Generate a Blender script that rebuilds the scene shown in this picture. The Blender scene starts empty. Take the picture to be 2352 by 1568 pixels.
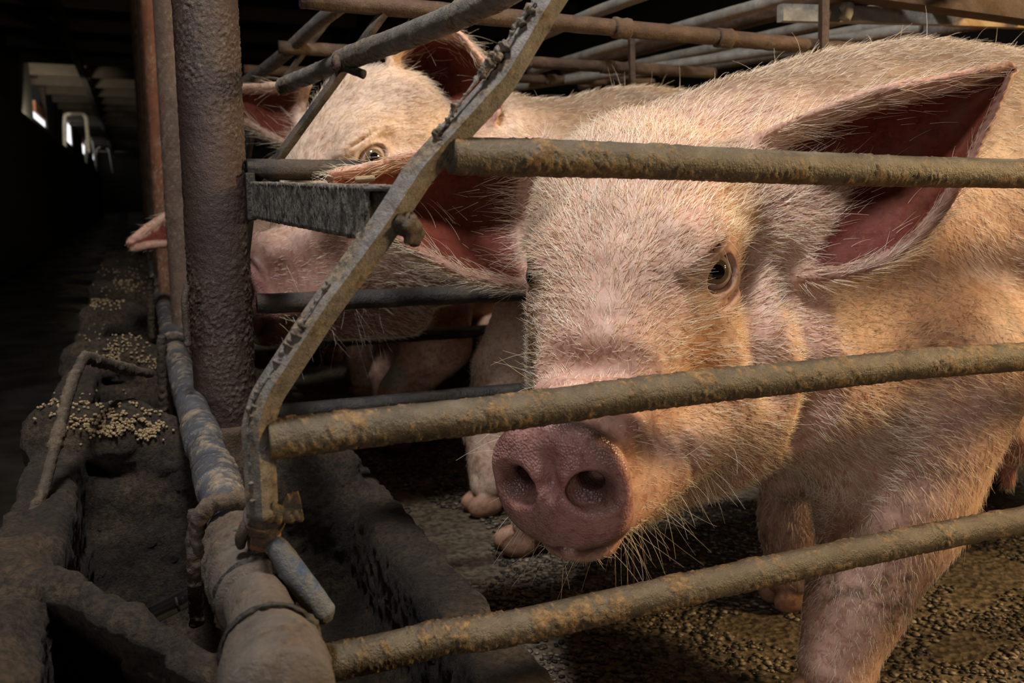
import bpy, bmesh, math, random
import numpy as np
from mathutils import Vector, Matrix
random.seed(5); RNG = np.random.default_rng(7)
SC = bpy.context.scene; COL = SC.collection
QUICK = 0

# ------------------------------------------------------------------ camera, world, lights, exposure
F_PX, CXP, CYP = 2050.0, 1176.0, 784.0
PITCH = math.atan2(CYP-455.0, F_PX)
YAW = math.atan2(CXP-300.0, math.hypot(F_PX, CYP-455.0))
CAM = np.array([0.0, 0.0, 0.62])
FH = np.array([math.sin(YAW), math.cos(YAW), 0.0]); RT = np.array([math.cos(YAW), -math.sin(YAW), 0.0]); ZZ = np.array([0, 0, 1.0])
FW = FH*math.cos(PITCH)-ZZ*math.sin(PITCH); UP = FH*math.sin(PITCH)+ZZ*math.cos(PITCH)
def ray(x, y): return FW+RT*(x-CXP)/F_PX-UP*(y-CYP)/F_PX
def D(x, y, d): return CAM+ray(x, y)*d
def onY(x, y, Y): v = ray(x, y); return CAM+v*((Y-CAM[1])/v[1])
def onX(x, y, X): v = ray(x, y); return CAM+v*((X-CAM[0])/v[0])
def onZ(x, y, Z): v = ray(x, y); return CAM+v*((Z-CAM[2])/v[2])

cam = bpy.data.cameras.new('camera'); camo = bpy.data.objects.new('camera', cam); COL.objects.link(camo)
cam.sensor_width = 36.0; cam.lens = 36.0*F_PX/2352.0; cam.clip_start = 0.02; cam.clip_end = 200
camo.matrix_world = Matrix(((RT[0], UP[0], -FW[0], CAM[0]), (RT[1], UP[1], -FW[1], CAM[1]), (RT[2], UP[2], -FW[2], CAM[2]), (0, 0, 0, 1)))
SC.camera = camo
cam.dof.use_dof = True; cam.dof.focus_distance = 0.90; cam.dof.aperture_fstop = 9.0

W = bpy.data.worlds.new('world'); SC.world = W; W.use_nodes = True
W.node_tree.nodes['Background'].inputs[0].default_value = (0.75, 0.68, 0.6, 1); W.node_tree.nodes['Background'].inputs[1].default_value = 0.02
SC.view_settings.view_transform = 'Standard'; SC.view_settings.look = 'None'; SC.view_settings.gamma = 1.0
SC.view_settings.use_curve_mapping = False; SC.view_settings.exposure = -0.2
def area(name, loc, target, sx, sy, power, color):
    l = bpy.data.lights.new(name, 'AREA'); l.shape = 'RECTANGLE'; l.size = sx; l.size_y = sy; l.energy = power; l.color = color
    o = bpy.data.objects.new(name, l); COL.objects.link(o); o.location = loc
    o.rotation_euler = (Vector(target)-Vector(loc)).to_track_quat('-Z', 'Y').to_euler(); return o
area('roof_window_light', (0.0, 0.42, 2.40), (0.40, 0.98, 0.55), 0.30, 0.30, 60, (0.98, 0.97, 0.98))
area('low_left_fill', (-1.22, -1.0, 0.95), (0.35, 0.75, 0.4), 0.7, 0.6, 17, (1.0, 0.95, 0.92))  # added fill from low on the left, brightens the snout disc
area('evening_window', (2.35, -0.15, 1.32), (0.6, 0.85, 0.5), 0.30, 0.30, 66, (1.0, 0.71, 0.36))
area('rear_rim_light', (3.2, 2.6, 2.1), (1.0, 1.2, 0.8), 1.0, 0.6, 12, (1.0, 0.80, 0.54))  # added rear light for a rim on backs and bristles
area('aisle_fill', (-1.15, 14.2, 1.6), (-1.25, 17.5, 2.2), 0.3, 0.3, 16, (1.0, 0.88, 0.66)).data.spread = 1.3  # added lamp inside the aisle, brightens the window boards and hoops
SC.cycles.max_bounces = 6; SC.cycles.diffuse_bounces = 3; SC.cycles.glossy_bounces = 2; SC.cycles.transmission_bounces = 4
SC.cycles.use_adaptive_sampling = True; SC.cycles.adaptive_threshold = 0.03
SC.cycles.caustics_reflective = False; SC.cycles.caustics_refractive = False

# ------------------------------------------------------------------ numpy noise
def _h(i, j, k, s):
    n = (i*374761393+j*668265263+k*2147483647+s*974634777) & 0xffffffff
    n = ((n ^ (n >> 13))*1274126177) & 0xffffffff
    return ((n ^ (n >> 16)) & 0xffff).astype(np.float32)/65535.0
def vnoise(P, freq, seed=0):
    P = np.asarray(P, dtype=np.float64)*freq+1000.0
    I = np.floor(P).astype(np.int64); f = (P-I).astype(np.float32); f = f*f*(3-2*f)
    i, j, k = I[:, 0], I[:, 1], I[:, 2]; r = 0
    for dx in (0, 1):
        wx = f[:, 0] if dx else 1-f[:, 0]
        for dy in (0, 1):
            wy = f[:, 1] if dy else 1-f[:, 1]
            for dz in (0, 1):
                wz = f[:, 2] if dz else 1-f[:, 2]
                r = r+wx*wy*wz*_h(i+dx, j+dy, k+dz, seed)
    return r
def fbm(P, freq, oct=3, seed=0):
    a, s, t = 1.0, 0, 0
    for o in range(oct):
        s = s+a*vnoise(P, freq*2**o, seed+o*17); t += a; a *= 0.5
    return s/t
def sstep(a, b, x): t = np.clip((x-a)/(b-a), 0, 1); return t*t*(3-2*t)

def nrm(v): v = np.asarray(v, float); return v/np.linalg.norm(v)

# ------------------------------------------------------------------ object helpers
def link(name, me, parent=None, mats=()):
    o = bpy.data.objects.new(name, me); COL.objects.link(o)
    for m in mats: me.materials.append(m)
    if parent is not None: o.parent = parent
    return o
def tag(o, label=None, cat=None, group=None, kind=None):
    if label: o['label'] = label
    if cat: o['category'] = cat
    if group: o['group'] = group
    if kind: o['kind'] = kind
    return o
def empty(name, loc=(0, 0, 0)):
    o = bpy.data.objects.new(name, None); COL.objects.link(o); o.location = loc; o.empty_display_size = 0.05; return o
def mesh_np(name, V, Q, smooth=True, T=None):
    me = bpy.data.meshes.new(name); V = np.asarray(V, dtype=np.float32)
    Q = np.asarray(Q, dtype=np.int32).reshape(-1, 4) if Q is not None and len(Q) else np.zeros((0, 4), np.int32)
    T = np.asarray(T, dtype=np.int32).reshape(-1, 3) if T is not None and len(T) else np.zeros((0, 3), np.int32)
    me.vertices.add(len(V)); me.vertices.foreach_set('co', V.ravel())
    L = np.concatenate([Q.ravel(), T.ravel()]); me.loops.add(len(L)); me.loops.foreach_set('vertex_index', L)
    n = len(Q)+len(T); me.polygons.add(n)
    st = np.concatenate([np.arange(len(Q))*4, len(Q)*4+np.arange(len(T))*3]).astype(np.int32)
    me.polygons.foreach_set('loop_start', st)
    me.polygons.foreach_set('use_smooth', np.full(n, smooth)); me.update(calc_edges=True); me.validate(); return me
def attr_f(me, name, vals):
    a = me.attributes.new(name, 'FLOAT', 'POINT'); a.data.foreach_set('value', np.asarray(vals, np.float32))
def attr_c(me, name, rgb):
    a = me.attributes.new(name, 'FLOAT_COLOR', 'POINT'); c = np.ones((len(rgb), 4), np.float32); c[:, :3] = rgb; a.data.foreach_set('color', c.ravel())
def spline(P, n):
    """Catmull-Rom resample of control points to n points (equal parameter)."""
    P = np.asarray(P, float); m = len(P)
    if m == 2: t = np.linspace(0, 1, n)[:, None]; return P[0]*(1-t)+P[1]*t
    E = np.vstack([2*P[0]-P[1], P, 2*P[-1]-P[-2]]); t = np.linspace(0, m-1, n); i = np.minimum(t.astype(int), m-2); f = (t-i)[:, None]
    a, b, c, d = E[i], E[i+1], E[i+2], E[i+3]
    return 0.5*((2*b)+(c-a)*f+(2*a-5*b+4*c-d)*f*f+(3*b-a-3*c+d)*f**3)
def frames(P):
    T = np.gradient(P, axis=0); T /= np.linalg.norm(T, axis=1)[:, None]+1e-12
    u = np.cross(T[0], (0, 0, 1.0));
    if np.linalg.norm(u) < 0.2: u = np.cross(T[0], (0, 1.0, 0))
    u /= np.linalg.norm(u); U = [u]
    for i in range(1, len(P)):
        u = U[-1]-T[i]*(U[-1]@T[i]); U.append(u/np.linalg.norm(u))
    U = np.array(U); return T, U, np.cross(T, U)
def tube_mesh(name, ctrl, rad, n=None, grain=0.0, seg=24, crust=0.0, bumps=0.0006, under=0.5, seed=0, top=0.15, raw=False, freq=60, ring=None):
    """Round bar along control points. crust = thickness of dried dirt, most of it on the underside; per-vertex 'crust' feeds the material."""
    ctrl = np.asarray(ctrl, float)
    Ltot = np.linalg.norm(np.diff(ctrl, axis=0), axis=1).sum()
    if n is None: n = max(3, int(Ltot/0.02))
    P = ctrl if raw else spline(ctrl, n)
    n = len(P); T, U, N = frames(P)
    R = np.interp(np.linspace(0, 1, n), np.linspace(0, 1, len(np.atleast_1d(rad))), np.atleast_1d(rad)) if np.ndim(rad) else np.full(n, rad)
    a = np.arange(seg)*2*math.pi/seg
    dirs = U[:, None, :]*np.cos(a)[None, :, None]+N[:, None, :]*np.sin(a)[None, :, None]
    base = P[:, None, :]+dirs*R[:, None, None]; V = base.reshape(-1, 3); d = dirs.reshape(-1, 3)
    cr = np.zeros(len(V))
    if crust > 0:
        n1 = fbm(V, freq*0.35, 3, seed); n2 = fbm(V, freq*3, 3, seed+5); n3 = vnoise(V*np.array([1, 1, 1.0]), freq*1.2, seed+9)
        lean = np.clip(-d[:, 2], 0, 1)*under+np.clip(d[:, 2], 0, 1)*top
        cr = sstep(0.57, 0.66, n1*0.5+n2*0.35+n3*0.15+lean*0.36-0.02)
        cr = np.maximum(cr, sstep(0.70, 0.74, n3*0.6+n2*0.4)*0.6)
        V = V+d*(cr*(0.15+fbm(V, 380, 2, seed+31)*1.5)*crust)[:, None]
    if grain > 0:
        patch = sstep(0.40, 0.62, fbm(V*np.array([1, 1, 0.45]), 14, 3, seed+60)); g1 = fbm(V, 420, 2, seed+61); g = sstep(0.52, 0.68, g1)*(0.15+0.85*patch); V = V+d*(g*grain)[:, None]; cr = np.maximum(cr, g*patch*0.8)
    if bumps > 0: V = V+d*((fbm(V, 220, 2, seed+3)-0.5)*2*bumps)[:, None]
    idx = np.arange(n*seg).reshape(n, seg); q = np.stack([idx[:-1], np.roll(idx[:-1], -1, 1), np.roll(idx[1:], -1, 1), idx[1:]], -1).reshape(-1, 4)
    V = np.vstack([V, P[0], P[-1]]); c0, c1 = n*seg, n*seg+1
    t = [(c0, idx[0, (k+1) % seg], idx[0, k]) for k in range(seg)]+[(c1, idx[-1, k], idx[-1, (k+1) % seg]) for k in range(seg)]
    me = mesh_np(name, V, q, True, t); attr_f(me, 'crust', np.concatenate([cr, [0, 0]])); return me
def tube(name, ctrl, rad, mat, parent=None, **k): return link(name, tube_mesh(name, ctrl, rad, **k), parent, [mat])
def bar_mesh(name, ctrl, w, h, side, n=None, sub=5, crust=0.0, seed=0, edge=0.05):
    """Flat bar of section w (along side vector) x h along control points, with a finely divided, slightly rounded section."""
    ctrl = np.asarray(ctrl, float); Ltot = np.linalg.norm(np.diff(ctrl, axis=0), axis=1).sum()
    if n is None: n = max(2, int(Ltot/0.006))
    s = np.concatenate([[0], np.cumsum(np.linalg.norm(np.diff(ctrl, axis=0), axis=1))]); t = np.linspace(0, s[-1], n)
    P = np.stack([np.interp(t, s, ctrl[:, i]) for i in range(3)], 1)
    for _ in range(4):
        P[1:-1] = (P[:-2]+2*P[1:-1]+P[2:])/4
    T = np.gradient(P, axis=0); T /= np.linalg.norm(T, axis=1)[:, None]
    S = np.asarray(side, float); U = S-T*(T@S)[:, None]; U /= np.linalg.norm(U, axis=1)[:, None]; N = np.cross(T, U)
    x = np.linspace(-1, 1, sub+1); ring = [(a, -1) for a in x[:-1]]+[(1, a) for a in x[:-1]]+[(-a, 1) for a in x[:-1]]+[(-1, -a) for a in x[:-1]]
    ring = np.array(ring); corner = (np.abs(ring).min(1) > 0.99); ring = ring*np.where(corner, 1-edge, 1.0)[:, None]
    seg = len(ring); V = (P[:, None]+U[:, None]*ring[None, :, :1]*w/2+N[:, None]*ring[None, :, 1:]*h/2)
    dr = (U[:, None]*ring[None, :, :1]/1+N[:, None]*ring[None, :, 1:]); dr /= np.linalg.norm(dr, axis=2)[..., None]
    V = V.reshape(-1, 3); d = dr.reshape(-1, 3); cr = np.zeros(len(V))
    if crust > 0:
        n1 = fbm(V, 30, 3, seed); n2 = fbm(V, 150, 3, seed+4); cr = sstep(0.48, 0.62, n1*0.6+n2*0.4+0.05*d[:, 2]); V = V+d*(cr*(n2+0.2)*crust)[:, None]
    idx = np.arange(n*seg).reshape(n, seg); q = np.stack([idx[:-1], np.roll(idx[:-1], -1, 1), np.roll(idx[1:], -1, 1), idx[1:]], -1).reshape(-1, 4)
    V = np.vstack([V, P[0], P[-1]]); c0, c1 = n*seg, n*seg+1
    tr = [(c0, idx[0, (k+1) % seg], idx[0, k]) for k in range(seg)]+[(c1, idx[-1, k], idx[-1, (k+1) % seg]) for k in range(seg)]
    me = mesh_np(name, V, q, True, tr); attr_f(me, 'crust', np.concatenate([cr, [0, 0]]))
    me.polygons.foreach_set('use_smooth', np.full(len(me.polygons), crust > 0))
    ev = np.empty(len(me.edges)*2, np.int32); me.edges.foreach_get('vertices', ev); ev = ev.reshape(-1, 2); inr = (ev < n*seg).all(1); ci = np.where(corner)[0]
    sh = inr & (ev[:, 0] % seg == ev[:, 1] % seg) & np.isin(ev[:, 0] % seg, ci); at = me.attributes.new('sharp_edge', 'BOOLEAN', 'EDGE'); at.data.foreach_set('value', sh); return me
def box_mesh(name, cx, cy, cz, sx, sy, sz, bev=0.0):
    bm = bmesh.new(); bmesh.ops.create_cube(bm, size=1.0); bmesh.ops.scale(bm, vec=(sx, sy, sz), verts=bm.verts); bmesh.ops.translate(bm, vec=(cx, cy, cz), verts=bm.verts)
    if bev > 0: bmesh.ops.bevel(bm, geom=bm.edges[:], offset=bev, segments=2, affect='EDGES', profile=0.6)
    me = bpy.data.meshes.new(name); bm.to_mesh(me); bm.free(); return me

# ------------------------------------------------------------------ materials
def mat(name):
    m = bpy.data.materials.new(name); m.use_nodes = True; nt = m.node_tree
    return m, nt, nt.nodes['Principled BSDF']
def N_(nt, t, **k):
    n = nt.nodes.new(t)
    for a, v in k.items(): setattr(n, a, v)
    return n
def ramp(nt, src, stops):
    r = N_(nt, 'ShaderNodeValToRGB'); e = r.color_ramp.elements
    while len(e) < len(stops): e.new(0.5)
    for i, (p, c) in enumerate(stops): e[i].position = p; e[i].color = (*c, 1) if len(c) == 3 else c
    nt.links.new(src, r.inputs[0]); return r.outputs[0]
def noise(nt, vec, scale, detail=4, rough=0.6, dist=0.0):
    n = N_(nt, 'ShaderNodeTexNoise'); n.inputs['Scale'].default_value = scale; n.inputs['Detail'].default_value = detail; n.inputs['Roughness'].default_value = rough; n.inputs['Distortion'].default_value = dist
    if vec is not None: nt.links.new(vec, n.inputs['Vector'])
    return n.outputs['Fac']
def mix(nt, f, a, b, mode='MIX'):
    m = N_(nt, 'ShaderNodeMix', data_type='RGBA', blend_type=mode)
    if isinstance(f, (int, float)): m.inputs[0].default_value = f
    else: nt.links.new(f, m.inputs[0])
    for s, v in ((6, a), (7, b)):
        if isinstance(v, tuple): m.inputs[s].default_value = (*v, 1)
        else: nt.links.new(v, m.inputs[s])
    return m.outputs[2]
def math_(nt, op, a, b=0.0):
    m = N_(nt, 'ShaderNodeMath', operation=op)
    for s, v in ((0, a), (1, b)):
        if isinstance(v, (int, float)): m.inputs[s].default_value = v
        else: nt.links.new(v, m.inputs[s])
    return m.outputs[0]
def bump(nt, b, h, strength=0.4, dist=0.002, normal=None):
    n = N_(nt, 'ShaderNodeBump'); n.inputs['Strength'].default_value = strength; n.inputs['Distance'].default_value = dist
    nt.links.new(h, n.inputs['Height']); nt.links.new(n.outputs[0], b.inputs['Normal']); return n
def pos(nt): return N_(nt, 'ShaderNodeNewGeometry').outputs['Position']
def metal_mat(name, stops, crust_stops, rough=0.5, metallic=0.35, scale=30, fl=(75, 0.56, 0.64, 0.55)):
    m, nt, b = mat(name); p = pos(nt)
    base = ramp(nt, noise(nt, p, scale, 6, 0.65), stops); cr = ramp(nt, noise(nt, p, 170, 4, 0.7), crust_stops)
    at = N_(nt, 'ShaderNodeAttribute', attribute_name='crust')
    flake = ramp(nt, noise(nt, p, fl[0], 5, 0.7), [(fl[1], (0, 0, 0)), (fl[2], (1, 1, 1))])
    fac = math_(nt, 'MAXIMUM', at.outputs['Fac'], math_(nt, 'MULTIPLY', flake, fl[3]))
    nt.links.new(mix(nt, fac, base, cr), b.inputs['Base Color'])
    nt.links.new(math_(nt, 'ADD', math_(nt, 'MULTIPLY', fac, 0.35), rough), b.inputs['Roughness'])
    nt.links.new(math_(nt, 'MULTIPLY', math_(nt, 'SUBTRACT', 1.0, fac), metallic), b.inputs['Metallic'])
    bump(nt, b, math_(nt, 'ADD', noise(nt, p, 420, 4, 0.75), math_(nt, 'MULTIPLY', noise(nt, p, 130, 4, 0.7), 1.5)), 0.8, 0.0016); return m
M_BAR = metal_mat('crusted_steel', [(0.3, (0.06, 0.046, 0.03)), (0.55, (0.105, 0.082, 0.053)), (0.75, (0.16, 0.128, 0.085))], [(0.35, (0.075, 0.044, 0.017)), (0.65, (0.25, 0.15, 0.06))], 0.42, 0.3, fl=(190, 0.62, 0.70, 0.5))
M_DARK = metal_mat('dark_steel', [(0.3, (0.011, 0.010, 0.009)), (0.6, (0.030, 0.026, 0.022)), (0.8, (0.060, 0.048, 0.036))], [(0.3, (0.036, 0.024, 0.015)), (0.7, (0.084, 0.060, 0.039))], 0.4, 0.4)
M_DUST = metal_mat('dusty_steel', [(0.3, (0.080, 0.072, 0.064)), (0.55, (0.160, 0.140, 0.120)), (0.75, (0.272, 0.240, 0.200))], [(0.35, (0.040, 0.032, 0.024)), (0.65, (0.240, 0.176, 0.112))], 0.6, 0.15, 60)
M_GRIME = metal_mat('grimy_steel', [(0.3, (0.03, 0.021, 0.015)), (0.55, (0.06, 0.042, 0.028)), (0.75, (0.10, 0.07, 0.046))], [(0.3, (0.05, 0.034, 0.022)), (0.7, (0.15, 0.108, 0.07))], 0.7, 0.1, 60)
M_SPECK = metal_mat('speckled_dusty_steel', [(0.3, (0.13, 0.112, 0.09)), (0.55, (0.22, 0.195, 0.16)), (0.75, (0.33, 0.30, 0.25))], [(0.35, (0.012, 0.01, 0.009)), (0.65, (0.05, 0.04, 0.03))], 0.75, 0.0, 120, fl=(210, 0.52, 0.58, 1.0))
M_RUST = metal_mat('rusty_steel', [(0.3, (0.037, 0.021, 0.014)), (0.55, (0.079, 0.043, 0.024)), (0.75, (0.127, 0.079, 0.048))], [(0.3, (0.063, 0.037, 0.021)), (0.7, (0.158, 0.105, 0.063))], 0.6, 0.2)
M_GALV = metal_mat('dull_galvanised_steel', [(0.3, (0.202, 0.187, 0.161)), (0.55, (0.343, 0.322, 0.279)), (0.75, (0.464, 0.447, 0.396))], [(0.3, (0.222, 0.177, 0.118)), (0.7, (0.363, 0.302, 0.214))], 0.5, 0.3)
M_POST = metal_mat('rusty_painted_post', [(0.3, (0.025, 0.013, 0.011)), (0.55, (0.050, 0.027, 0.020)), (0.75, (0.076, 0.042, 0.029))], [(0.35, (0.041, 0.028, 0.019)), (0.65, (0.152, 0.123, 0.086))], 0.5, 0.1, 12, fl=(240, 0.6, 0.72, 0.6))
M_ORANGE = metal_mat('orange_rust_post', [(0.3, (0.15, 0.055, 0.025)), (0.55, (0.26, 0.10, 0.05)), (0.75, (0.36, 0.18, 0.1))], [(0.3, (0.25, 0.18, 0.12)), (0.7, (0.42, 0.33, 0.24))], 0.7, 0.05, 14)
M_TAN = metal_mat('dusty_tan_post', [(0.3, (0.10, 0.06, 0.042)), (0.55, (0.16, 0.10, 0.07)), (0.75, (0.23, 0.155, 0.11))], [(0.3, (0.12, 0.085, 0.06)), (0.7, (0.32, 0.25, 0.18))], 0.7, 0.05, 16, fl=(200, 0.6, 0.7, 0.5))
M_PIPE = metal_mat('dirty_grey_plastic_pipe', [(0.3, (0.040, 0.040, 0.044)), (0.55, (0.080, 0.080, 0.088)), (0.75, (0.136, 0.128, 0.128))], [(0.3, (0.120, 0.088, 0.056)), (0.7, (0.288, 0.224, 0.152))], 0.35, 0.0, 16)
M_WRAP = metal_mat('dusty_wrapped_hose', [(0.3, (0.050, 0.037, 0.029)), (0.55, (0.086, 0.066, 0.049)), (0.75, (0.130, 0.101, 0.072))], [(0.3, (0.032, 0.022, 0.014)), (0.7, (0.130, 0.086, 0.052))], 0.7, 0.0, 26)
M_BLUE = metal_mat('worn_blue_lever', [(0.36, (0.012, 0.04, 0.11)), (0.44, (0.04, 0.06, 0.095)), (0.52, (0.10, 0.10, 0.10))], [(0.3, (0.08, 0.07, 0.06)), (0.7, (0.19, 0.17, 0.15))], 0.7, 0.0, 40)
M_CHROME, _nt, _b = mat('bright_steel'); _b.inputs['Base Color'].default_value = (0.6, 0.56, 0.5, 1); _b.inputs['Metallic'].default_value = 1; _b.inputs['Roughness'].default_value = 0.22
def plain(name, col, rough=0.8):
    m, nt, b = mat(name); p = pos(nt)
    nt.links.new(mix(nt, noise(nt, p, 9, 5), tuple(c*0.6 for c in col), tuple(min(1, c*1.5) for c in col)), b.inputs['Base Color']); b.inputs['Roughness'].default_value = rough
    bump(nt, b, noise(nt, p, 60, 4), 0.4, 0.01); return m
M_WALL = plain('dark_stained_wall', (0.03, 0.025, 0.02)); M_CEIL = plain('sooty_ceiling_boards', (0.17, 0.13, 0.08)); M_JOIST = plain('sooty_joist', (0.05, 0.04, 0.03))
M_FEED = plain('feed_pellet', (0.27, 0.19, 0.10))
m, nt, b = mat('caked_concrete'); p = pos(nt); M_CONC = m
c1 = ramp(nt, noise(nt, p, 14, 6, 0.65), [(0.3, (0.026, 0.017, 0.010)), (0.5, (0.054, 0.036, 0.022)), (0.72, (0.125, 0.088, 0.054))])
c2 = ramp(nt, noise(nt, p, 160, 4, 0.75), [(0.36, (0.25, 0.23, 0.2)), (0.6, (1.4, 1.32, 1.18))])
nt.links.new(mix(nt, 1.0, c1, c2, 'MULTIPLY'), b.inputs['Base Color']); b.inputs['Roughness'].default_value = 0.85
bump(nt, b, math_(nt, 'ADD', noise(nt, p, 260, 6, 0.8), math_(nt, 'MULTIPLY', noise(nt, p, 70, 5, 0.7), 2.0)), 1.0, 0.007)
m, nt, b = mat('worn_aggregate_floor'); p = pos(nt); M_FLOOR = m
c1 = ramp(nt, noise(nt, p, 5, 6, 0.6), [(0.3, (0.085, 0.065, 0.045)), (0.6, (0.17, 0.135, 0.095)), (0.8, (0.25, 0.2, 0.145))])
v = N_(nt, 'ShaderNodeTexVoronoi'); v.inputs['Scale'].default_value = 95; nt.links.new(p, v.inputs['Vector'])
nt.links.new(mix(nt, 0.75, c1, ramp(nt, noise(nt, p, 85, 4, 0.6), [(0.38, (0.22, 0.2, 0.18)), (0.6, (1.5, 1.45, 1.35))]), 'MULTIPLY'), b.inputs['Base Color'])
nt.links.new(ramp(nt, noise(nt, p, 3, 3), [(0.4, (0.35, 0.35, 0.35)), (0.6, (0.75, 0.75, 0.75))]), b.inputs['Roughness']); bump(nt, b, v.outputs['Distance'], 0.7, 0.006)
M_PEB = []
for i, c in enumerate([(0.10, 0.078, 0.052), (0.23, 0.175, 0.115), (0.022, 0.018, 0.014), (0.32, 0.265, 0.195)]):
    m, nt, b = mat('pebble_%s' % 'abcd'[i]); nt.links.new(mix(nt, noise(nt, pos(nt), 60, 3), tuple(x*0.6 for x in c), tuple(x*1.3 for x in c)), b.inputs['Base Color']); b.inputs['Roughness'].default_value = 0.6; M_PEB.append(m)
m, nt, b = mat('lit_window_glass'); M_GLASS = m
b.inputs['Base Color'].default_value = (0.8, 0.8, 0.8, 1); b.inputs['Emission Color'].default_value = (0.95, 0.97, 1.0, 1); b.inputs['Emission Strength'].default_value = 1.6

def skin_mat(name):
    m, nt, b = mat(name); p = pos(nt)
    at = N_(nt, 'ShaderNodeAttribute', attribute_name='tint'); dt = N_(nt, 'ShaderNodeAttribute', attribute_name='dirt'); wt = N_(nt, 'ShaderNodeAttribute', attribute_name='wet')
    mot = ramp(nt, noise(nt, p, 22, 5, 0.6), [(0.3, (0.80, 0.72, 0.68)), (0.5, (1, 1, 1)), (0.72, (1.12, 1.06, 1.02))])
    c = mix(nt, 1.0, at.outputs['Color'], mot, 'MULTIPLY')
    mo2 = ramp(nt, noise(nt, p, 95, 4, 0.65, 0.6), [(0.36, (0.66, 0.52, 0.48)), (0.52, (1, 1, 1)), (0.7, (1.1, 1.05, 1.0))]); c = mix(nt, 0.85, c, mo2, 'MULTIPLY')
    sp = ramp(nt, noise(nt, p, 190, 3, 0.6), [(0.58, (0, 0, 0)), (0.68, (1, 1, 1))]); sp = math_(nt, 'MULTIPLY', sp, ramp(nt, noise(nt, p, 16, 3), [(0.42, (0, 0, 0)), (0.62, (1, 1, 1))]))
    c = mix(nt, math_(nt, 'MULTIPLY', sp, 0.55), c, (0.16, 0.085, 0.045))
    dn = ramp(nt, noise(nt, p, 70, 6, 0.7), [(0.35, (0, 0, 0)), (0.6, (1, 1, 1))])
    c = mix(nt, math_(nt, 'MULTIPLY', dt.outputs['Fac'], dn), c, (0.11, 0.06, 0.03))
    nt.links.new(c, b.inputs['Base Color'])
    nt.links.new(math_(nt, 'SUBTRACT', 0.58, math_(nt, 'MULTIPLY', wt.outputs['Fac'], 0.27)), b.inputs['Roughness'])
    b.inputs['Subsurface Weight'].default_value = 0.35; b.inputs['Subsurface Radius'].default_value = (1.0, 0.35, 0.18); b.inputs['Subsurface Scale'].default_value = 0.008
    ea = N_(nt, 'ShaderNodeAttribute', attribute_name='ear'); nt.links.new(math_(nt, 'SUBTRACT', 0.4, math_(nt, 'MULTIPLY', ea.outputs['Fac'], 0.33)), b.inputs['Specular IOR Level'])  # less sheen inside the ears, part of their painted shade
    vo = N_(nt, 'ShaderNodeTexVoronoi'); vo.inputs['Scale'].default_value = 420; nt.links.new(p, vo.inputs['Vector'])
    hgt = math_(nt, 'ADD', noise(nt, p, 150, 5, 0.65), math_(nt, 'MULTIPLY', math_(nt, 'MULTIPLY', wt.outputs['Fac'], vo.outputs['Distance']), -1.2))
    bump(nt, b, hgt, 0.35, 0.0022); return m
M_SKIN = skin_mat('pig_skin')
m, nt, b = mat('pale_bristle'); M_HAIR = m
hi = N_(nt, 'ShaderNodeHairInfo')
nt.links.new(ramp(nt, hi.outputs['Random'], [(0.0, (0.40, 0.25, 0.12)), (0.25, (0.74, 0.60, 0.42)), (0.7, (0.92, 0.84, 0.70)), (1, (0.97, 0.94, 0.88))]), b.inputs['Base Color'])
b.inputs['Roughness'].default_value = 0.38; b.inputs['Specular IOR Level'].default_value = 0.6
tr = N_(nt, 'ShaderNodeBsdfTranslucent'); tr.inputs[0].default_value = (0.85, 0.65, 0.4, 1); ms = N_(nt, 'ShaderNodeMixShader'); ms.inputs[0].default_value = 0.25
nt.links.new(b.outputs[0], ms.inputs[1]); nt.links.new(tr.outputs[0], ms.inputs[2]); nt.links.new(ms.outputs[0], nt.nodes['Material Output'].inputs[0])
def simple(name, col, rough, **k):
    m, nt, b = mat(name); b.inputs['Base Color'].default_value = (*col, 1); b.inputs['Roughness'].default_value = rough
    for a, v in k.items(): b.inputs[a].default_value = v
    return m
M_SCLERA = simple('eye_white', (0.42, 0.3, 0.24), 0.08); M_PUPIL = simple('pupil_black', (0.004, 0.004, 0.005), 0.05)
m, nt, b = mat('amber_iris'); M_IRIS = m
nt.links.new(ramp(nt, noise(nt, N_(nt, 'ShaderNodeTexCoord').outputs['Object'], 400, 3), [(0.3, (0.07, 0.045, 0.022)), (0.7, (0.2, 0.135, 0.07))]), b.inputs['Base Color']); b.inputs['Roughness'].default_value = 0.06

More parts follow.
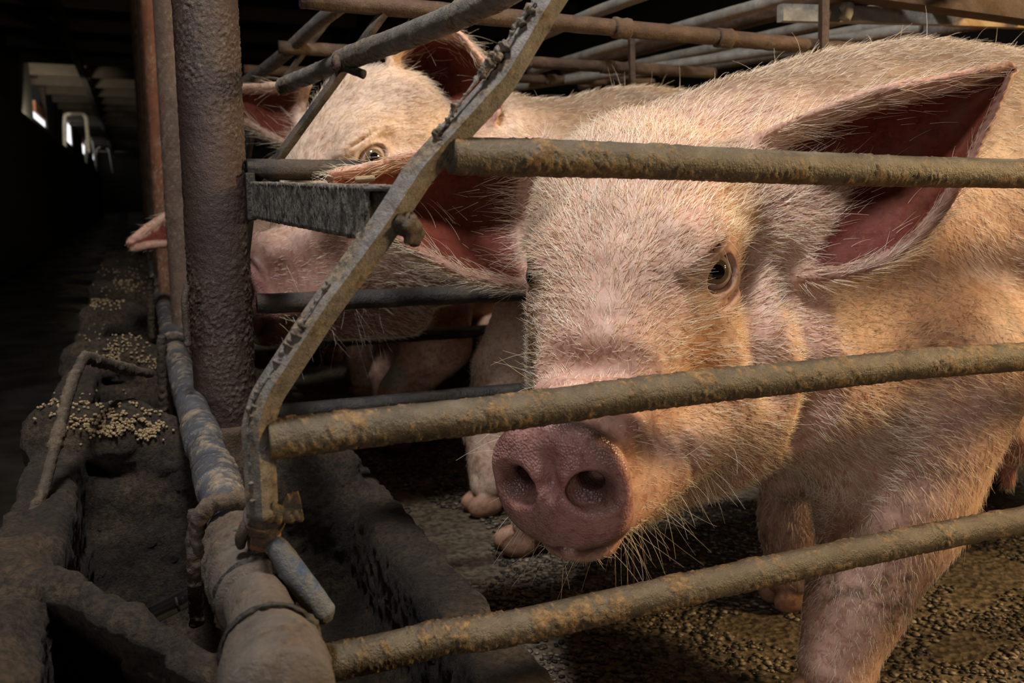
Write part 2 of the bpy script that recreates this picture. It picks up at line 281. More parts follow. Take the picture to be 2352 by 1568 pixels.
# ------------------------------------------------------------------ smooth signed-distance modelling (bodies and concrete grow as one surface)
class Solid:
    def __init__(s): s.ops = []
    def _add(s, op, k, fn, lo, hi): s.ops.append((op, k, fn, np.asarray(lo, np.float32), np.asarray(hi, np.float32)))
    def cone(s, a, b, ra, rb, k=0.03, op='u', flat=None):
        a, b = np.asarray(a, np.float32), np.asarray(b, np.float32); ba = b-a; l2 = float(ba@ba)
        def fn(P):
            h = np.clip(((P-a)@ba)/l2, 0, 1); return np.linalg.norm(P-a-h[:, None]*ba, axis=1)-(ra+(rb-ra)*h)
        r = max(ra, rb); s._add(op, k, fn, np.minimum(a, b)-r, np.maximum(a, b)+r)
    def chain(s, pts, radii, k=0.03, op='u'):
        for i in range(len(pts)-1): s.cone(pts[i], pts[i+1], radii[i], radii[i+1], k, op)
    def ell(s, c, r, R=None, k=0.03, op='u', p=2.0):
        c = np.asarray(c, np.float32); r = np.asarray(r, np.float32); R = np.eye(3, dtype=np.float32) if R is None else np.asarray(R, np.float32)
        def fn(P):
            q = ((P-c)@R)/r
            if p == 2.0:
                k0 = np.linalg.norm(q, axis=1); k1 = np.linalg.norm(q/r, axis=1)+1e-9; return k0*(k0-1)/k1
            k0 = (np.abs(q)**p).sum(1)**(1/p)+1e-9; g = (np.abs(q)**(p-1))/(k0[:, None]**(p-1))/r; return (k0-1)/(np.linalg.norm(g, axis=1)+1e-9)*1.0
        e = np.abs(R)@r; s._add(op, k, fn, c-e, c+e)
    def box(s, c, h, rd=0.01, R=None, k=0.01, op='u'):
        c = np.asarray(c, np.float32); h = np.asarray(h, np.float32); R = np.eye(3, dtype=np.float32) if R is None else np.asarray(R, np.float32)
        def fn(P):
            q = np.abs((P-c)@R)-(h-rd); return np.linalg.norm(np.maximum(q, 0), axis=1)+np.minimum(q.max(1), 0)-rd
        e = np.abs(R)@h; s._add(op, k, fn, c-e, c+e)
    def sheet(s, G, thick, k=0.015, op='u', nu=44, nv=30):
        """Thin curved sheet through a grid of control points G[along][across]; thick = (root, tip)."""
        G = np.asarray(G, float); A = np.stack([spline(G[:, j], nu) for j in range(G.shape[1])], 1)
        S = np.stack([spline(A[i], nv) for i in range(nu)], 0)
        du = np.gradient(S, axis=0); dv = np.gradient(S, axis=1); Nn = np.cross(du, dv); Nn /= np.linalg.norm(Nn, axis=2)[..., None]+1e-9
        for i in range(nu-1, -1, -1):
            if not np.isfinite(Nn[i]).all() or np.linalg.norm(Nn[i], axis=1).min() < 0.5: Nn[i] = Nn[min(i+1, nu-1)] if i < nu-1 else Nn[i-2]
        sp = max(np.linalg.norm(du, axis=2).max(), np.linalg.norm(dv, axis=2).max())*0.55
        t = np.repeat(np.linspace(thick[0], thick[1], nu)[:, None], nv, 1)
        Q = S.reshape(-1, 3).astype(np.float32); NN = Nn.reshape(-1, 3).astype(np.float32); tt = t.ravel().astype(np.float32); q2 = (Q*Q).sum(1)
        def fn(P):
            out = np.empty(len(P), np.float32)
            for i in range(0, len(P), 20000):
                p = P[i:i+20000].astype(np.float32); j = np.argmin(q2[None]-2*p@Q.T, axis=1); e = p-Q[j]; dn = (e*NN[j]).sum(1)
                dt = np.sqrt(np.maximum((e*e).sum(1)-dn*dn, 0)); out[i:i+20000] = np.sqrt(dn*dn+np.maximum(dt-sp, 0)**2)-tt[j]
            return out
        m = max(thick); s._add(op, k, fn, Q.min(0)-m, Q.max(0)+m); return S, Nn
    @staticmethod
    def _comb(op, k, d, v):
        if op == 'u':
            h = np.clip(0.5+0.5*(d-v)/k, 0, 1); return d+(v-d)*h-k*h*(1-h)
        h = np.clip(0.5-0.5*(d+v)/k, 0, 1); return d+(-v-d)*h+k*h*(1-h)
    def eval(s, P, band=0.03):
        P = np.asarray(P, np.float32); d = np.full(len(P), 1.0, np.float32)
        for op, k, fn, lo, hi in s.ops:
            m = k+band; sel = np.where(((P > lo-m) & (P < hi+m)).all(1))[0]
            if len(sel): d[sel] = s._comb(op, k, d[sel], fn(P[sel]))
        return d
    def grad(s, P, e=0.0012):
        g = np.zeros((len(P), 3), np.float32)
        for i in range(3):
            dd = np.zeros(3, np.float32); dd[i] = e; g[:, i] = (s.eval(P+dd)-s.eval(P-dd))/(2*e)
        return g
    def mesh(s, h, project=1):
        B = 12; bs = B*h
        lo = np.min([o[3] for o in s.ops if o[0] == 'u'], axis=0)-0.03; hi = np.max([o[4] for o in s.ops if o[0] == 'u'], axis=0)+0.03
        nb = np.ceil((hi-lo)/bs).astype(int); gi = np.stack(np.meshgrid(*[np.arange(n) for n in nb], indexing='ij'), -1).reshape(-1, 3)
        cen = (lo+(gi+0.5)*bs).astype(np.float32); d = s.eval(cen, band=bs*0.95+0.01); act = np.abs(d) < bs*0.95+0.008
        gi = gi[act]; n = B+1
        off = np.stack(np.meshgrid(*[np.arange(n)]*3, indexing='ij'), -1).reshape(-1, 3).astype(np.float32)*h
        nblk = len(gi); org = (lo+gi*bs).astype(np.float32); val = np.full((nblk, n**3), 1.0, np.float32)
        for op, k, fn, plo, phi in s.ops:
            mm = k+2*h+0.004; sel = np.where(((org+bs > plo-mm) & (org < phi+mm)).all(1))[0]
            for c in range(0, len(sel), 200):
                sl = sel[c:c+200]; P = (org[sl][:, None]+off[None]).reshape(-1, 3); dv = val[sl].ravel()
                val[sl] = s._comb(op, k, dv, fn(P)).reshape(len(sl), -1)
        val = val.reshape(nblk, n, n, n); inside = val < 0
        cn = np.zeros((nblk, B, B, B), np.int8); acc = np.zeros((nblk, B, B, B, 3), np.float32); cnt = np.zeros((nblk, B, B, B), np.float32)
        c = lambda a, x, y, z: a[:, x:x+B, y:y+B, z:z+B]
        for ax in range(3):
            for u in (0, 1):
                for w in (0, 1):
                    o0 = [0, 0, 0]; oth = [a for a in range(3) if a != ax]; o0[oth[0]] = u; o0[oth[1]] = w; o1 = list(o0); o1[ax] = 1
                    a, bq = c(val, *o0), c(val, *o1); x = (a < 0) != (bq < 0); t = np.where(x, a/np.where(x, a-bq, 1), 0)
                    for q in range(3): acc[..., q] += np.where(x, (t if q == ax else o0[q]), 0)
                    cnt += x
        has = cnt > 0; bi, x, y, z = np.where(has); V = (org[bi]+(np.stack([x, y, z], 1)+acc[has]/cnt[has][:, None])*h).astype(np.float32)
        G = nb*B+2; gc = gi[bi]*B+np.stack([x, y, z], 1); key = (gc[:, 0]*G[1]+gc[:, 1])*G[2]+gc[:, 2]; o = np.argsort(key); ks = key[o]; V = V[o]
        faces = []
        for ax in range(3):
            oth = [a for a in range(3) if a != ax]; sl0 = [slice(0, B)]*3; sl1 = [slice(0, B)]*3; sl1[ax] = slice(1, B+1)
            a = inside[(slice(None), *sl0)]; bq = inside[(slice(None), *sl1)]; bi, x, y, z = np.where(a != bq); fl = a[bi, x, y, z]
            g = gi[bi]*B+np.stack([x, y, z], 1); ids = []
            ok = np.ones(len(g), bool)
            for (u, w) in ((0, 0), (-1, 0), (-1, -1), (0, -1)):
                gg = g.copy(); gg[:, oth[0]] += u; gg[:, oth[1]] += w; kk = (gg[:, 0]*G[1]+gg[:, 1])*G[2]+gg[:, 2]
                j = np.clip(np.searchsorted(ks, kk), 0, len(ks)-1); ok &= ks[j] == kk; ids.append(j)
            q = np.stack(ids, 1); flip = fl if ax != 1 else ~fl; q[~flip] = q[~flip][:, ::-1]; faces.append(q[ok])
        Fq = np.vstack(faces)
        for _ in range(project):
            dv = s.eval(V); g = s.grad(V); V = V-np.clip(dv, -h, h)[:, None]*g/np.maximum((g*g).sum(1), 0.3)[:, None]
        return V.astype(np.float32), Fq
def vert_normals(V, Q):
    a = V[Q[:, 2]]-V[Q[:, 0]]; b = V[Q[:, 3]]-V[Q[:, 1]]; n = np.cross(a, b); N = np.zeros_like(V)
    for i in range(4): np.add.at(N, Q[:, i], n)
    return N/(np.linalg.norm(N, axis=1)[:, None]+1e-12)
# ------------------------------------------------------------------ the building
def structure(name, me, m, label=None, parent=None):
    o = link(name, me, parent, [m]); o['kind'] = 'structure'
    if label: o['label'] = label
    return o
fx = np.linspace(-0.13, 4.6, 50); fy = np.concatenate([np.linspace(-2.0, 6.0, 90), np.linspace(6.5, 46, 50)])
gx, gy = np.meshgrid(fx, fy, indexing='ij'); FV = np.stack([gx, gy, np.zeros_like(gx)], -1).reshape(-1, 3); FV[:, 2] = (fbm(FV, 3, 3, 3)-0.5)*0.006-0.002
ii = np.arange(len(fx)*len(fy)).reshape(len(fx), len(fy)); FQ = np.stack([ii[:-1, :-1], ii[1:, :-1], ii[1:, 1:], ii[:-1, 1:]], -1).reshape(-1, 4)
floor = structure('floor', mesh_np('floor', FV, FQ), M_FLOOR, 'worn concrete floor with exposed aggregate under the pigs and along the dark aisle')
ax_ = np.linspace(-1.31, -0.13, 16); gx, gy = np.meshgrid(ax_, fy, indexing='ij'); AV = np.stack([gx, gy, np.zeros_like(gx)], -1).reshape(-1, 3); AV[:, 2] = (fbm(AV, 2.5, 3, 13)-0.5)*0.006-0.002
ii = np.arange(len(ax_)*len(fy)).reshape(len(ax_), len(fy)); AQ = np.stack([ii[:-1, :-1], ii[1:, :-1], ii[1:, 1:], ii[:-1, 1:]], -1).reshape(-1, 4)
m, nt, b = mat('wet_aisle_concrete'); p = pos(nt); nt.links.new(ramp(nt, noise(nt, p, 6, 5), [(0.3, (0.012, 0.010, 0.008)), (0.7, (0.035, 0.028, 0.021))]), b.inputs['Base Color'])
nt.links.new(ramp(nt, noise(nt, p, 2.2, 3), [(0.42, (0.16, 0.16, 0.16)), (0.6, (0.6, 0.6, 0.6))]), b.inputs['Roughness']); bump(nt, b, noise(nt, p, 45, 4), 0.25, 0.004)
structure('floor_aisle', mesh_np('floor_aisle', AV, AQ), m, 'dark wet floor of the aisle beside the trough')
# pebbles of the exposed aggregate, half sunk in the floor
def pebbles(name, n, box, rmin, rmax, seed):
    g = np.random.default_rng(seed); bm = bmesh.new(); bmesh.ops.create_icosphere(bm, subdivisions=1, radius=1.0); bv = np.array([v.co[:] for v in bm.verts]); bf = np.array([[v.index for v in f.verts] for f in bm.faces]); bm.free()
    c = np.stack([g.uniform(box[0], box[1], n), g.uniform(box[2], box[3], n)], 1); keep = fbm(np.c_[c, np.zeros(n)], 6, 2, seed) > 0.30; c = c[keep]; n = len(c)
    r = rmin+(rmax-rmin)*g.random(n)**2; a = g.uniform(0, 2*math.pi, n); ca, sa = np.cos(a), np.sin(a)
    V = bv[None]*(1+g.normal(0, 0.12, (n, len(bv), 1))); V = V*np.stack([r*g.uniform(0.8, 1.5, n), r, r*g.uniform(0.10, 0.24, n)], 1)[:, None]
    x = V[..., 0]*ca[:, None]-V[..., 1]*sa[:, None]; y = V[..., 0]*sa[:, None]+V[..., 1]*ca[:, None]
    V = np.stack([x+c[:, :1], y+c[:, 1:], V[..., 2]], -1).reshape(-1, 3); T = (bf[None]+(np.arange(n)*len(bv))[:, None, None]).reshape(-1, 3)
    me = mesh_np(name, V, None, True, T); mi = np.repeat(g.choice(4, n, p=[0.36, 0.3, 0.22, 0.12]), len(bf)).astype(np.int32)
    o = link(name, me, floor, M_PEB); me.polygons.foreach_set('material_index', mi); o['kind'] = 'stuff'; return o
pebbles('pebbles', 30000, (0.31, 1.6, 0.45, 2.2), 0.0022, 0.0068, 4)
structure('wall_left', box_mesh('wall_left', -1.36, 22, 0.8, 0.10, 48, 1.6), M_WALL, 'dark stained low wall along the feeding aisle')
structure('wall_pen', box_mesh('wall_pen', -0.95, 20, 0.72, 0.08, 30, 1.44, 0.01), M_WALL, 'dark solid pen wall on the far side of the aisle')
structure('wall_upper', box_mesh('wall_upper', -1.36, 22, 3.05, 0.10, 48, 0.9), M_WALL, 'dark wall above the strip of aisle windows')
WPX = [((78, 108), 252, 297), ((150, 164), 272, 334), ((185, 197), 322, 358), ((208, 216), 345, 368), ((226, 236), 352, 376)]
WIN = [(float(onX(p[0], 280, -1.31)[1]), float(onX(p[1], 280, -1.31)[1])) for p, t_, b_ in WPX]
WZ = [(float(onX(p[1], b_, -1.31)[2]), float(onX(p[0], t_, -1.31)[2])) for p, t_, b_ in WPX]
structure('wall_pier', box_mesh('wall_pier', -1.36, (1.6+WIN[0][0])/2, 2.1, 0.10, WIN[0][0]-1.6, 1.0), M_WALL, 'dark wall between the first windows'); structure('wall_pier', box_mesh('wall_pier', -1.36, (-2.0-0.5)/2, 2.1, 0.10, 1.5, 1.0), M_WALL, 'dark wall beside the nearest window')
for i, ((a, c), (zb, zt)) in enumerate(zip(WIN, WZ)):
    w = structure('window_%d' % (i+1), box_mesh('window', -1.36, (a+c)/2, (zb+zt)/2, 0.03, c-a, zt-zb), M_GLASS, 'bright slit of daylight above the dark aisle wall')
    structure('window_board', box_mesh('window_board', -1.345, a+(c-a)*0.62, zt+(zt-zb)*0.7, 0.05, (c-a)*0.75, (zt-zb)*1.2), M_ORANGE, None, w)
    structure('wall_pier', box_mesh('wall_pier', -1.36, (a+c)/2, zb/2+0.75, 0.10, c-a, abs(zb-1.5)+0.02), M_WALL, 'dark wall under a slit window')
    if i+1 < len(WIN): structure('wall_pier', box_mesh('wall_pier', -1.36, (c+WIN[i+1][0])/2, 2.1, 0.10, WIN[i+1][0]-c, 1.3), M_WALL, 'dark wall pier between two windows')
for i, (x0, x1, yt, yb, dd) in enumerate(((149, 196, 262, 345, 15.3), (198, 212, 318, 362, 23.0), (222, 250, 338, 372, 29.0))):
    f0, f1 = D(x0, yb+10, dd), D(x1+10, yb+30, dd*1.02)
    o = tube('pen_hoop', [f0*np.array([1, 1, 0])+np.array([0, 0, 1.4]), f0, D(x0, yt+12, dd), D(x0+4, yt+2, dd), D(x0+12, yt, dd), D(x1-8, yt, dd*1.02), D(x1, yt+6, dd*1.02), D(x1+3, yt+20, dd*1.02), f1*np.array([1, 1, 0])+np.array([0, 0, 1.4])], 0.034, M_GALV, None, n=60, seg=12, bumps=0); tag(o, ['bent pipe hoop, largest of the three beside the bright aisle windows', 'bent pipe hoop, middle one beside the bright aisle windows', 'bent pipe hoop, smallest and furthest beside the bright aisle windows'][i], 'pipe', 'pipe hoops down the aisle')
structure('wall_far', box_mesh('wall_far', 1.6, 46, 1.7, 6.2, 0.1, 3.6), M_WALL, 'dark far end wall of the barn')
structure('wall_right', box_mesh('wall_right', 4.6, 22, 1.7, 0.1, 48, 3.6), M_WALL, 'dark wall beyond the pens')
structure('ceiling', box_mesh('ceiling', 1.6, 22, 2.72, 6.2, 48, 0.06), M_CEIL, 'sooty boarded ceiling over the aisle')
yj = 2.6
for i in range(26):
    structure('ceiling_joist', box_mesh('ceiling_joist', 1.6, yj, 2.60, 6.1, 0.16, 0.20, 0.01), M_JOIST, 'dark joist crossing under the ceiling boards'); yj += 1.25+0.02*i
for x in (-0.55, 1.05, 2.5):
    structure('ceiling_purlin', box_mesh('ceiling_purlin', x, 22, 2.47, 0.09, 47, 0.12, 0.01), M_JOIST, 'dark purlin running along the ceiling')

# ------------------------------------------------------------------ feeding trough: one continuous body of concrete with lumpy partitions
TS = Solid()
TS.box((0.09, 3.1, 0.06), (0.225, 3.25, 0.13), 0.02, None, 0.02)
TS.box((-0.110, 3.1, 0.12), (0.030, 3.25, 0.178), 0.010, None, 0.02)
TS.box((0.290, 3.1, 0.08), (0.030, 3.25, 0.122), 0.012, None, 0.02)
PART = [0.63, 1.25, 1.87, 2.49, 3.11, 3.73, 4.35, 4.97]
for i in range(-1, len(PART)-1):
    y0, y1 = (PART[i] if i > 0 else (-0.3, 0.60)[i+1]), PART[i+1]; yc = (y0+y1)/2; w_ = 0.0 if i == -1 else 0.042
    TS.box((0.090, yc, 0.24), (0.168, (y1-y0)/2-w_, 0.19), 0.045, None, 0.012, 's')
for i, y in enumerate(PART):
    if i == 0:
        rd = [(-0.112, 0.815, 0.312), (-0.07, 0.76, 0.312), (-0.02, 0.70, 0.300), (0.04, 0.645, 0.272), (0.12, 0.61, 0.225), (0.27, 0.60, 0.19)]
        TS.chain(rd, [0.012, 0.0105, 0.0105, 0.011, 0.015, 0.02], 0.01)
        for A_, B_ in zip(rd[:-1], rd[1:]):
            A_, B_ = np.array(A_), np.array(B_); d_ = nrm((B_-A_)*np.array([1, 1, 0])); fr = np.cross(d_, (0, 0, 1.0)); fr = fr*(-1 if fr[1] > 0 else 1); uq = nrm(np.array([0, 0, 1.0])+0.45*fr); tp_ = (A_+B_)/2; tp_[2] = min(A_[2], B_[2]); hz = tp_[2]/uq[2]/2
            TS.box(tp_-uq*hz, (np.linalg.norm((B_-A_)[:2])/2+0.008, 0.0095, hz), 0.005, np.stack([d_, np.cross(uq, d_), uq], 1), 0.012)
        TS.box((-0.155, 0.70, 0.285), (0.06, 0.20, 0.03), 0.01, None, 0.02); continue
    g = 0.006*math.sin(i*2.3); q = 0.012*math.sin(i*1.7+1)
    TS.chain([(-0.108, y+0.02+g, 0.312+q*0.5), (-0.03, y+0.01, 0.310), (0.05, y+0.005, 0.272), (0.20, y-0.01, 0.215), (0.285, y-0.02, 0.150)], [0.040, 0.042, 0.044, 0.052, 0.045], 0.02)
    TS.box((0.08, y, 0.12), (0.2, 0.036, 0.14), 0.02, None, 0.02)
TV, TQ = TS.mesh(0.0065, 1)
TN = vert_normals(TV, TQ)
if (TS.grad(TV[::40])*TN[::40]).sum() < 0: TQ = TQ[:, ::-1].copy(); TN = -TN
lump = sstep(0.20, 0.30, TV[:, 2]); calm = 1-0.65*sstep(0.90, 0.80, TV[:, 1])*sstep(0.08, 0.0, TV[:, 0])
TV = TV+TN*(calm*((fbm(TV, 13, 3, 61)-0.5)*0.018*(0.3+0.7*lump)) + ((fbm(TV, 62, 2, 62)-0.5)*0.007*(0.5+0.9*fbm(TV, 9, 2, 63))+(sstep(0.5, 0.7, fbm(TV, 120, 2, 64))*0.0025)))[:, None]
trough = link('feed_trough', mesh_np('feed_trough', TV, TQ), None, [M_CONC])
tag(trough, 'long dirt-caked concrete feeding trough with lumpy rounded partitions beside the aisle', 'trough')

# ------------------------------------------------------------------ posts
def post(Y, X, r, m, label, crust=0.0035, ztop=2.6, group=None, seed=0, z0=0.285):
    o = empty('steel_post', (X, Y, z0)); tag(o, label, 'post', group)
    sh = tube('shaft', [(X, Y, z0), (X, Y, 1.25)], r, m, o, n=520 if Y < 1.5 else 160, seg=130 if Y < 1.5 else 48, crust=0, grain=crust, bumps=0.0006, seed=seed)
    up_ = tube('upper_shaft', [(X, Y, 1.25), (X, Y, ztop)], r*0.998, m, o, n=20, seg=40, bumps=0.0)
    tube('foot_collar', [(X, Y, z0-0.02), (X, Y, z0+0.03)], r*1.12, M_RUST, o, n=6, seg=40, crust=0.004, seed=seed+2)
    for c in o.children: c.matrix_parent_inverse = Matrix.Translation((-X, -Y, -z0))
    return o
def rel(o):
    """Keep world coordinates of meshes parented to an Empty that stands at its own base."""
    for c in o.children:
        c.matrix_parent_inverse = Matrix.Translation(-Vector(o.location))
post(1.265, 0.104, 0.0405, M_POST, 'thick dark purple-brown post with granular crust, nearest of the row', 0.0013, seed=2)
post(1.90, 0.103, 0.042, M_TAN, 'dusty tan-brown post standing directly behind the thick dark post', 0.0012, seed=6)
post(2.53, 0.088, 0.034, M_ORANGE, 'slimmer orange post, third of the row from the front', 0.0015, seed=8)
for i in range(4):
    post(3.15+0.62*i, 0.088, 0.034, M_RUST, 'thin dark post far down the trough row, %s post from the front' % ('fourth', 'fifth', 'sixth', 'seventh')[i], 0.0, group='posts far down the trough row', seed=10+i)

# ------------------------------------------------------------------ stall dividers
YD1 = 0.6284
d1 = empty('stall_divider', (0.8, YD1, 0.28)); tag(d1, 'nearest stall divider of crusted bars with a bent flat strap in front of the pig', 'divider', 'stall dividers')
NB = 700
mid_px = [(615, 1008), (900, 975), (1180, 944), (1500, 900), (1800, 868), (2100, 836), (2352, 818)]
top_px = [(1035, 357), (1400, 366), (1800, 383), (2100, 393), (2352, 398)]
low_px = [(725, 1528), (900, 1490), (1020, 1462), (1160, 1443), (1500, 1368), (1800, 1302), (2100, 1240), (2352, 1192)]
def ext(px, X2):
    P = [onY(x, y, YD1) for x, y in px]; v = (P[-1]-P[-2]); P.append(P[-1]+v/abs(v[0])*(X2-P[-1][0])); return np.array(P)
tube('bar', ext(top_px, 1.9), 0.0136, M_BAR, d1, n=NB, seg=44, crust=0.0011, bumps=0.0003, freq=130, under=0.62, top=0.1, seed=11)
tube('bar', ext(mid_px, 1.9), 0.0140, M_BAR, d1, n=NB, seg=44, crust=0.0011, bumps=0.0003, freq=130, under=0.62, top=0.30, seed=12)
tube('bar', ext(low_px, 1.9), 0.0136, M_BAR, d1, n=NB, seg=44, crust=0.0013, bumps=0.0003, freq=130, under=0.62, top=0.2, seed=13)
tube('bar', [(0.33, YD1, 0.93), (1.9, YD1, 0.93)], 0.0136, M_BAR, d1, n=60, seg=20, crust=0.0015, seed=14)
st = [onY(1290, -40, YD1), onY(1245, 30, YD1), onY(1150, 190, YD1), onY(960, 400, YD1), onY(880, 525, YD1), onY(740, 715, YD1), onY(612, 910, YD1), onY(592, 975, YD1), onY(603, 1185, YD1)]
v = nrm(st[0]-st[2]); st = [st[0]+v*0.16]+st
so = link('strap', bar_mesh('strap', st, 0.0165, 0.0165, (0.62, -0.78, 0), crust=0.0003, seed=3, n=190, sub=6), d1, [M_DUST])
tube('weld', [onY(900, 500, YD1-0.004), onY(925, 515, YD1-0.002), onY(968, 545, YD1)], [0.007, 0.009, 0.004], M_GRIME, d1, n=24, seg=18, crust=0.005, seed=20)
tube('weld', [onY(620, 1165, YD1), onY(650, 1170, YD1), onY(690, 1160, YD1)], [0.006, 0.005, 0.007], M_BAR, d1, n=24, seg=18, crust=0.005, seed=21)
tube('rear_upright', [(1.88, YD1, 0.0), (1.88, YD1, 1.0)], 0.018, M_RUST, d1, n=12)
# crust of dirt along the strap's left edge
cp = [onY(x, y, YD1-0.004) for x, y in [(1228, 5), (1160, 100), (1110, 165), (1045, 250), (1000, 320)]]
tube('dirt_ridge', cp, 0.0010, M_DUST, d1, n=160, seg=10, crust=0.0035, bumps=0.0008, freq=140, under=0.6, top=0.6, seed=31)
cp = [onY(x, y, YD1-0.004) for x, y in [(757, 650), (700, 740), (640, 830), (600, 890), (572, 955), (573, 1060), (585, 1160)]]
tube('dirt_ridge', cp, 0.0010, M_DUST, d1, n=200, seg=10, crust=0.0035, bumps=0.0008, freq=140, under=0.6, top=0.6, seed=32)
rel(d1)

def divider(Y, label, m, zs, x0s, strap=None, seed=0, x2=1.95, zt=None, lod=1):
    d = empty('stall_divider', (0.8, Y, 0.28)); tag(d, label, 'divider', 'stall dividers')
    for z_, x0 in zip(zs, x0s): tube('bar', [(x0, Y, z_), (x2, Y, z_+0.003)], 0.0135, m, d, n=80, seg=20, crust=0.001, seed=seed+int(z_*100))
    if zt:
        za, zb = onY(*zt[0], Y), onY(*zt[1], Y); tube('bar', [za, zb], 0.0125, M_RUST, d, n=80, seg=20, crust=0.001, seed=seed+5)
        for f_ in (0.5, 0.70): tube('sleeve', [za+(zb-za)*f_, za+(zb-za)*(f_+0.028)], 0.0148, M_RUST, d, n=10, seg=20, crust=0.001, seed=seed+int(f_*90))
    if strap: link('strap', bar_mesh('strap', [onY(x, y, Y) for x, y in strap], 0.0105-0.0015*(Y > 1.5), 0.0105-0.0015*(Y > 1.5), (0.62, -0.78, 0), crust=0.0003, seed=seed, n=90), d, [M_DARK])
    tube('rear_upright', [(x2-0.02, Y, 0), (x2-0.02, Y, 1.0)], 0.018, m, d, n=10)
    rel(d); return d
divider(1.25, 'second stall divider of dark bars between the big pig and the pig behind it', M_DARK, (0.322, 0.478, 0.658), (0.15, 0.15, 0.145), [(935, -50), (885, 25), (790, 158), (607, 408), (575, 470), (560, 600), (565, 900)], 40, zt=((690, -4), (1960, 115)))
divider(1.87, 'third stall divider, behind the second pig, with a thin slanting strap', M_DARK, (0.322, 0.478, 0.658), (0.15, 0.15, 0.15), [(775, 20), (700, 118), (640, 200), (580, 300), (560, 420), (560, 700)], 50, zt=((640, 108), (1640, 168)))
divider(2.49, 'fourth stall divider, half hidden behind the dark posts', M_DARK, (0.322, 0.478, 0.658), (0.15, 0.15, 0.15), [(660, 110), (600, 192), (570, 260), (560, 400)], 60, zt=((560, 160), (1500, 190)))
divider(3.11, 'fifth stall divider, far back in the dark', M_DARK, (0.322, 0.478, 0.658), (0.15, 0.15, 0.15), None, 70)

# bracket of angle iron from the thick post to the near strap
br = empty('angle_bracket', (0.15, 0.9, 0.62)); tag(br, 'dirt-speckled angle iron bracket between the thick dark post and the near strap', 'bracket')
BA, BB = np.array([0.146, 1.225, 0.641]), np.array([0.156, 0.645, 0.629])
ht0, ht1 = 0.047, 0.037
def lbar(name, A, B, wdir, w0, w1, th, tdir, m, seed, crust=0.0015):
    n, k = 150, 12; t = np.linspace(0, 1, n); P = A[None]*(1-t[:, None])+B[None]*t[:, None]; w = w0*(1-t)+w1*t; wd = np.array(wdir, float); td = np.array(tdir, float)
    s_ = np.linspace(0, 1, k); ring = [(a, 0) for a in s_]+[(1, 1)]+[(a, 1) for a in s_[::-1][1:]]
    V = np.array([[P[i]+wd*w[i]*a+td*th*b for a, b in ring] for i in range(n)]).reshape(-1, 3); sg = len(ring); idx = np.arange(n*sg).reshape(n, sg)
    nn = fbm(V, 90, 3, seed); cr = sstep(0.48, 0.6, nn); V = V+(np.cross(wd, nrm(B-A))[None]*np.where(np.tile([1 if b == 0 else -1 for a, b in ring], n), 1, 1)[:, None])*0
    V += np.random.default_rng(seed).normal(0, 0.00035, V.shape)
    q = np.stack([idx[:-1], np.roll(idx[:-1], -1, 1), np.roll(idx[1:], -1, 1), idx[1:]], -1).reshape(-1, 4)
    c0 = [list(idx[0]), list(idx[-1])]; V2 = np.vstack([V, V[idx[0]].mean(0), V[idx[-1]].mean(0)]); tr = []
    for e, L_ in enumerate(c0): tr += [(len(V)+e, L_[j], L_[(j+1) % sg]) for j in range(sg)]
    me = mesh_np(name, V2, q, True, tr); attr_f(me, 'crust', np.concatenate([cr*0.9, [0, 0]])); return link(name, me, br, [m])
lbar('web', BA, BB, (0, 0, -1), ht0, 0.040, 0.004, (1, 0, 0), M_SPECK, 5)
lbar('flange', BA, BB, (1, 0, 0), 0.03, 0.045, 0.004, (0, 0, -1), M_DUST, 6)
tube('bolt', [onY(835, 545, 0.635), onY(830, 590, 0.63)], 0.0045, M_DARK, br, n=8, seg=14)
tube('gusset', [onY(838, 540, 0.64), onY(850, 600, YD1)], 0.007, M_DUST, br, n=10, seg=16, crust=0.001)
link('shadow_plate', box_mesh('shadow_plate', 0.146, 1.240, 0.622, 0.012, 0.03, 0.062, 0.002), br, [M_DARK])  # added dark plate standing in for the shadow beside the post
gp = [onY(x, y, 0.652) for x, y in ((838, 424), (945, 428), (938, 482), (905, 520), (846, 548))]; gv = np.vstack([gp, np.array(gp)+np.array([0, 0.005, 0])])
bmg = bmesh.new(); vs = [bmg.verts.new(v) for v in gv]; bmg.faces.new(vs[:5][::-1]); bmg.faces.new(vs[5:])
for k in range(5): bmg.faces.new((vs[k], vs[(k+1) % 5], vs[5+(k+1) % 5], vs[5+k]))
gme = bpy.data.meshes.new('shade_plate'); bmg.to_mesh(gme); bmg.free(); link('shade_plate', gme, br, [M_DARK])  # added dark plate in place of the shade inside the angle iron
rel(br)

# slanting tie pipes above the heads
def tie(name, P, r, m, label, **k): o = tube(name, P, r, m, None, **k); tag(o, label, 'pipe'); return o
tp = tie('tie_pipe', [D(650, 199, 1.37), D(665, 192, 1.355), D(770, 148, 1.24), D(800, 133, 1.20), D(1000, 58, 0.98), D(1110, 8, 0.90), D(1200, -40, 0.85)], [0.0125, 0.0125, 0.0125, 0.0145, 0.0142, 0.0142, 0.0142], M_DUST, "dusty slanting pipe crossing above the second pig's brow", n=220, seg=32, crust=0.001, seed=71)
tb = tube('weld_bead', [D(772, 126, 1.20), D(776, 146, 1.19), D(770, 160, 1.195)], [0.004, 0.0055, 0.003], M_RUST, tp, n=8, seg=10, crust=0.002)
tube('peg', [D(795, 158, 1.19), D(815, 163, 1.185), D(836, 171, 1.18)], [0.005, 0.006, 0.006], M_DARK, tp, n=8, seg=12)
tie('tie_pipe', [D(540, 205, 1.98), D(570, 186, 1.95), D(640, 135, 1.84), D(740, 45, 1.68), D(830, -20, 1.60)], 0.0135, M_GALV if False else M_DUST, 'slanting pipe at the upper left above the folded-back ear', n=60, seg=20, crust=0.0008, seed=73)
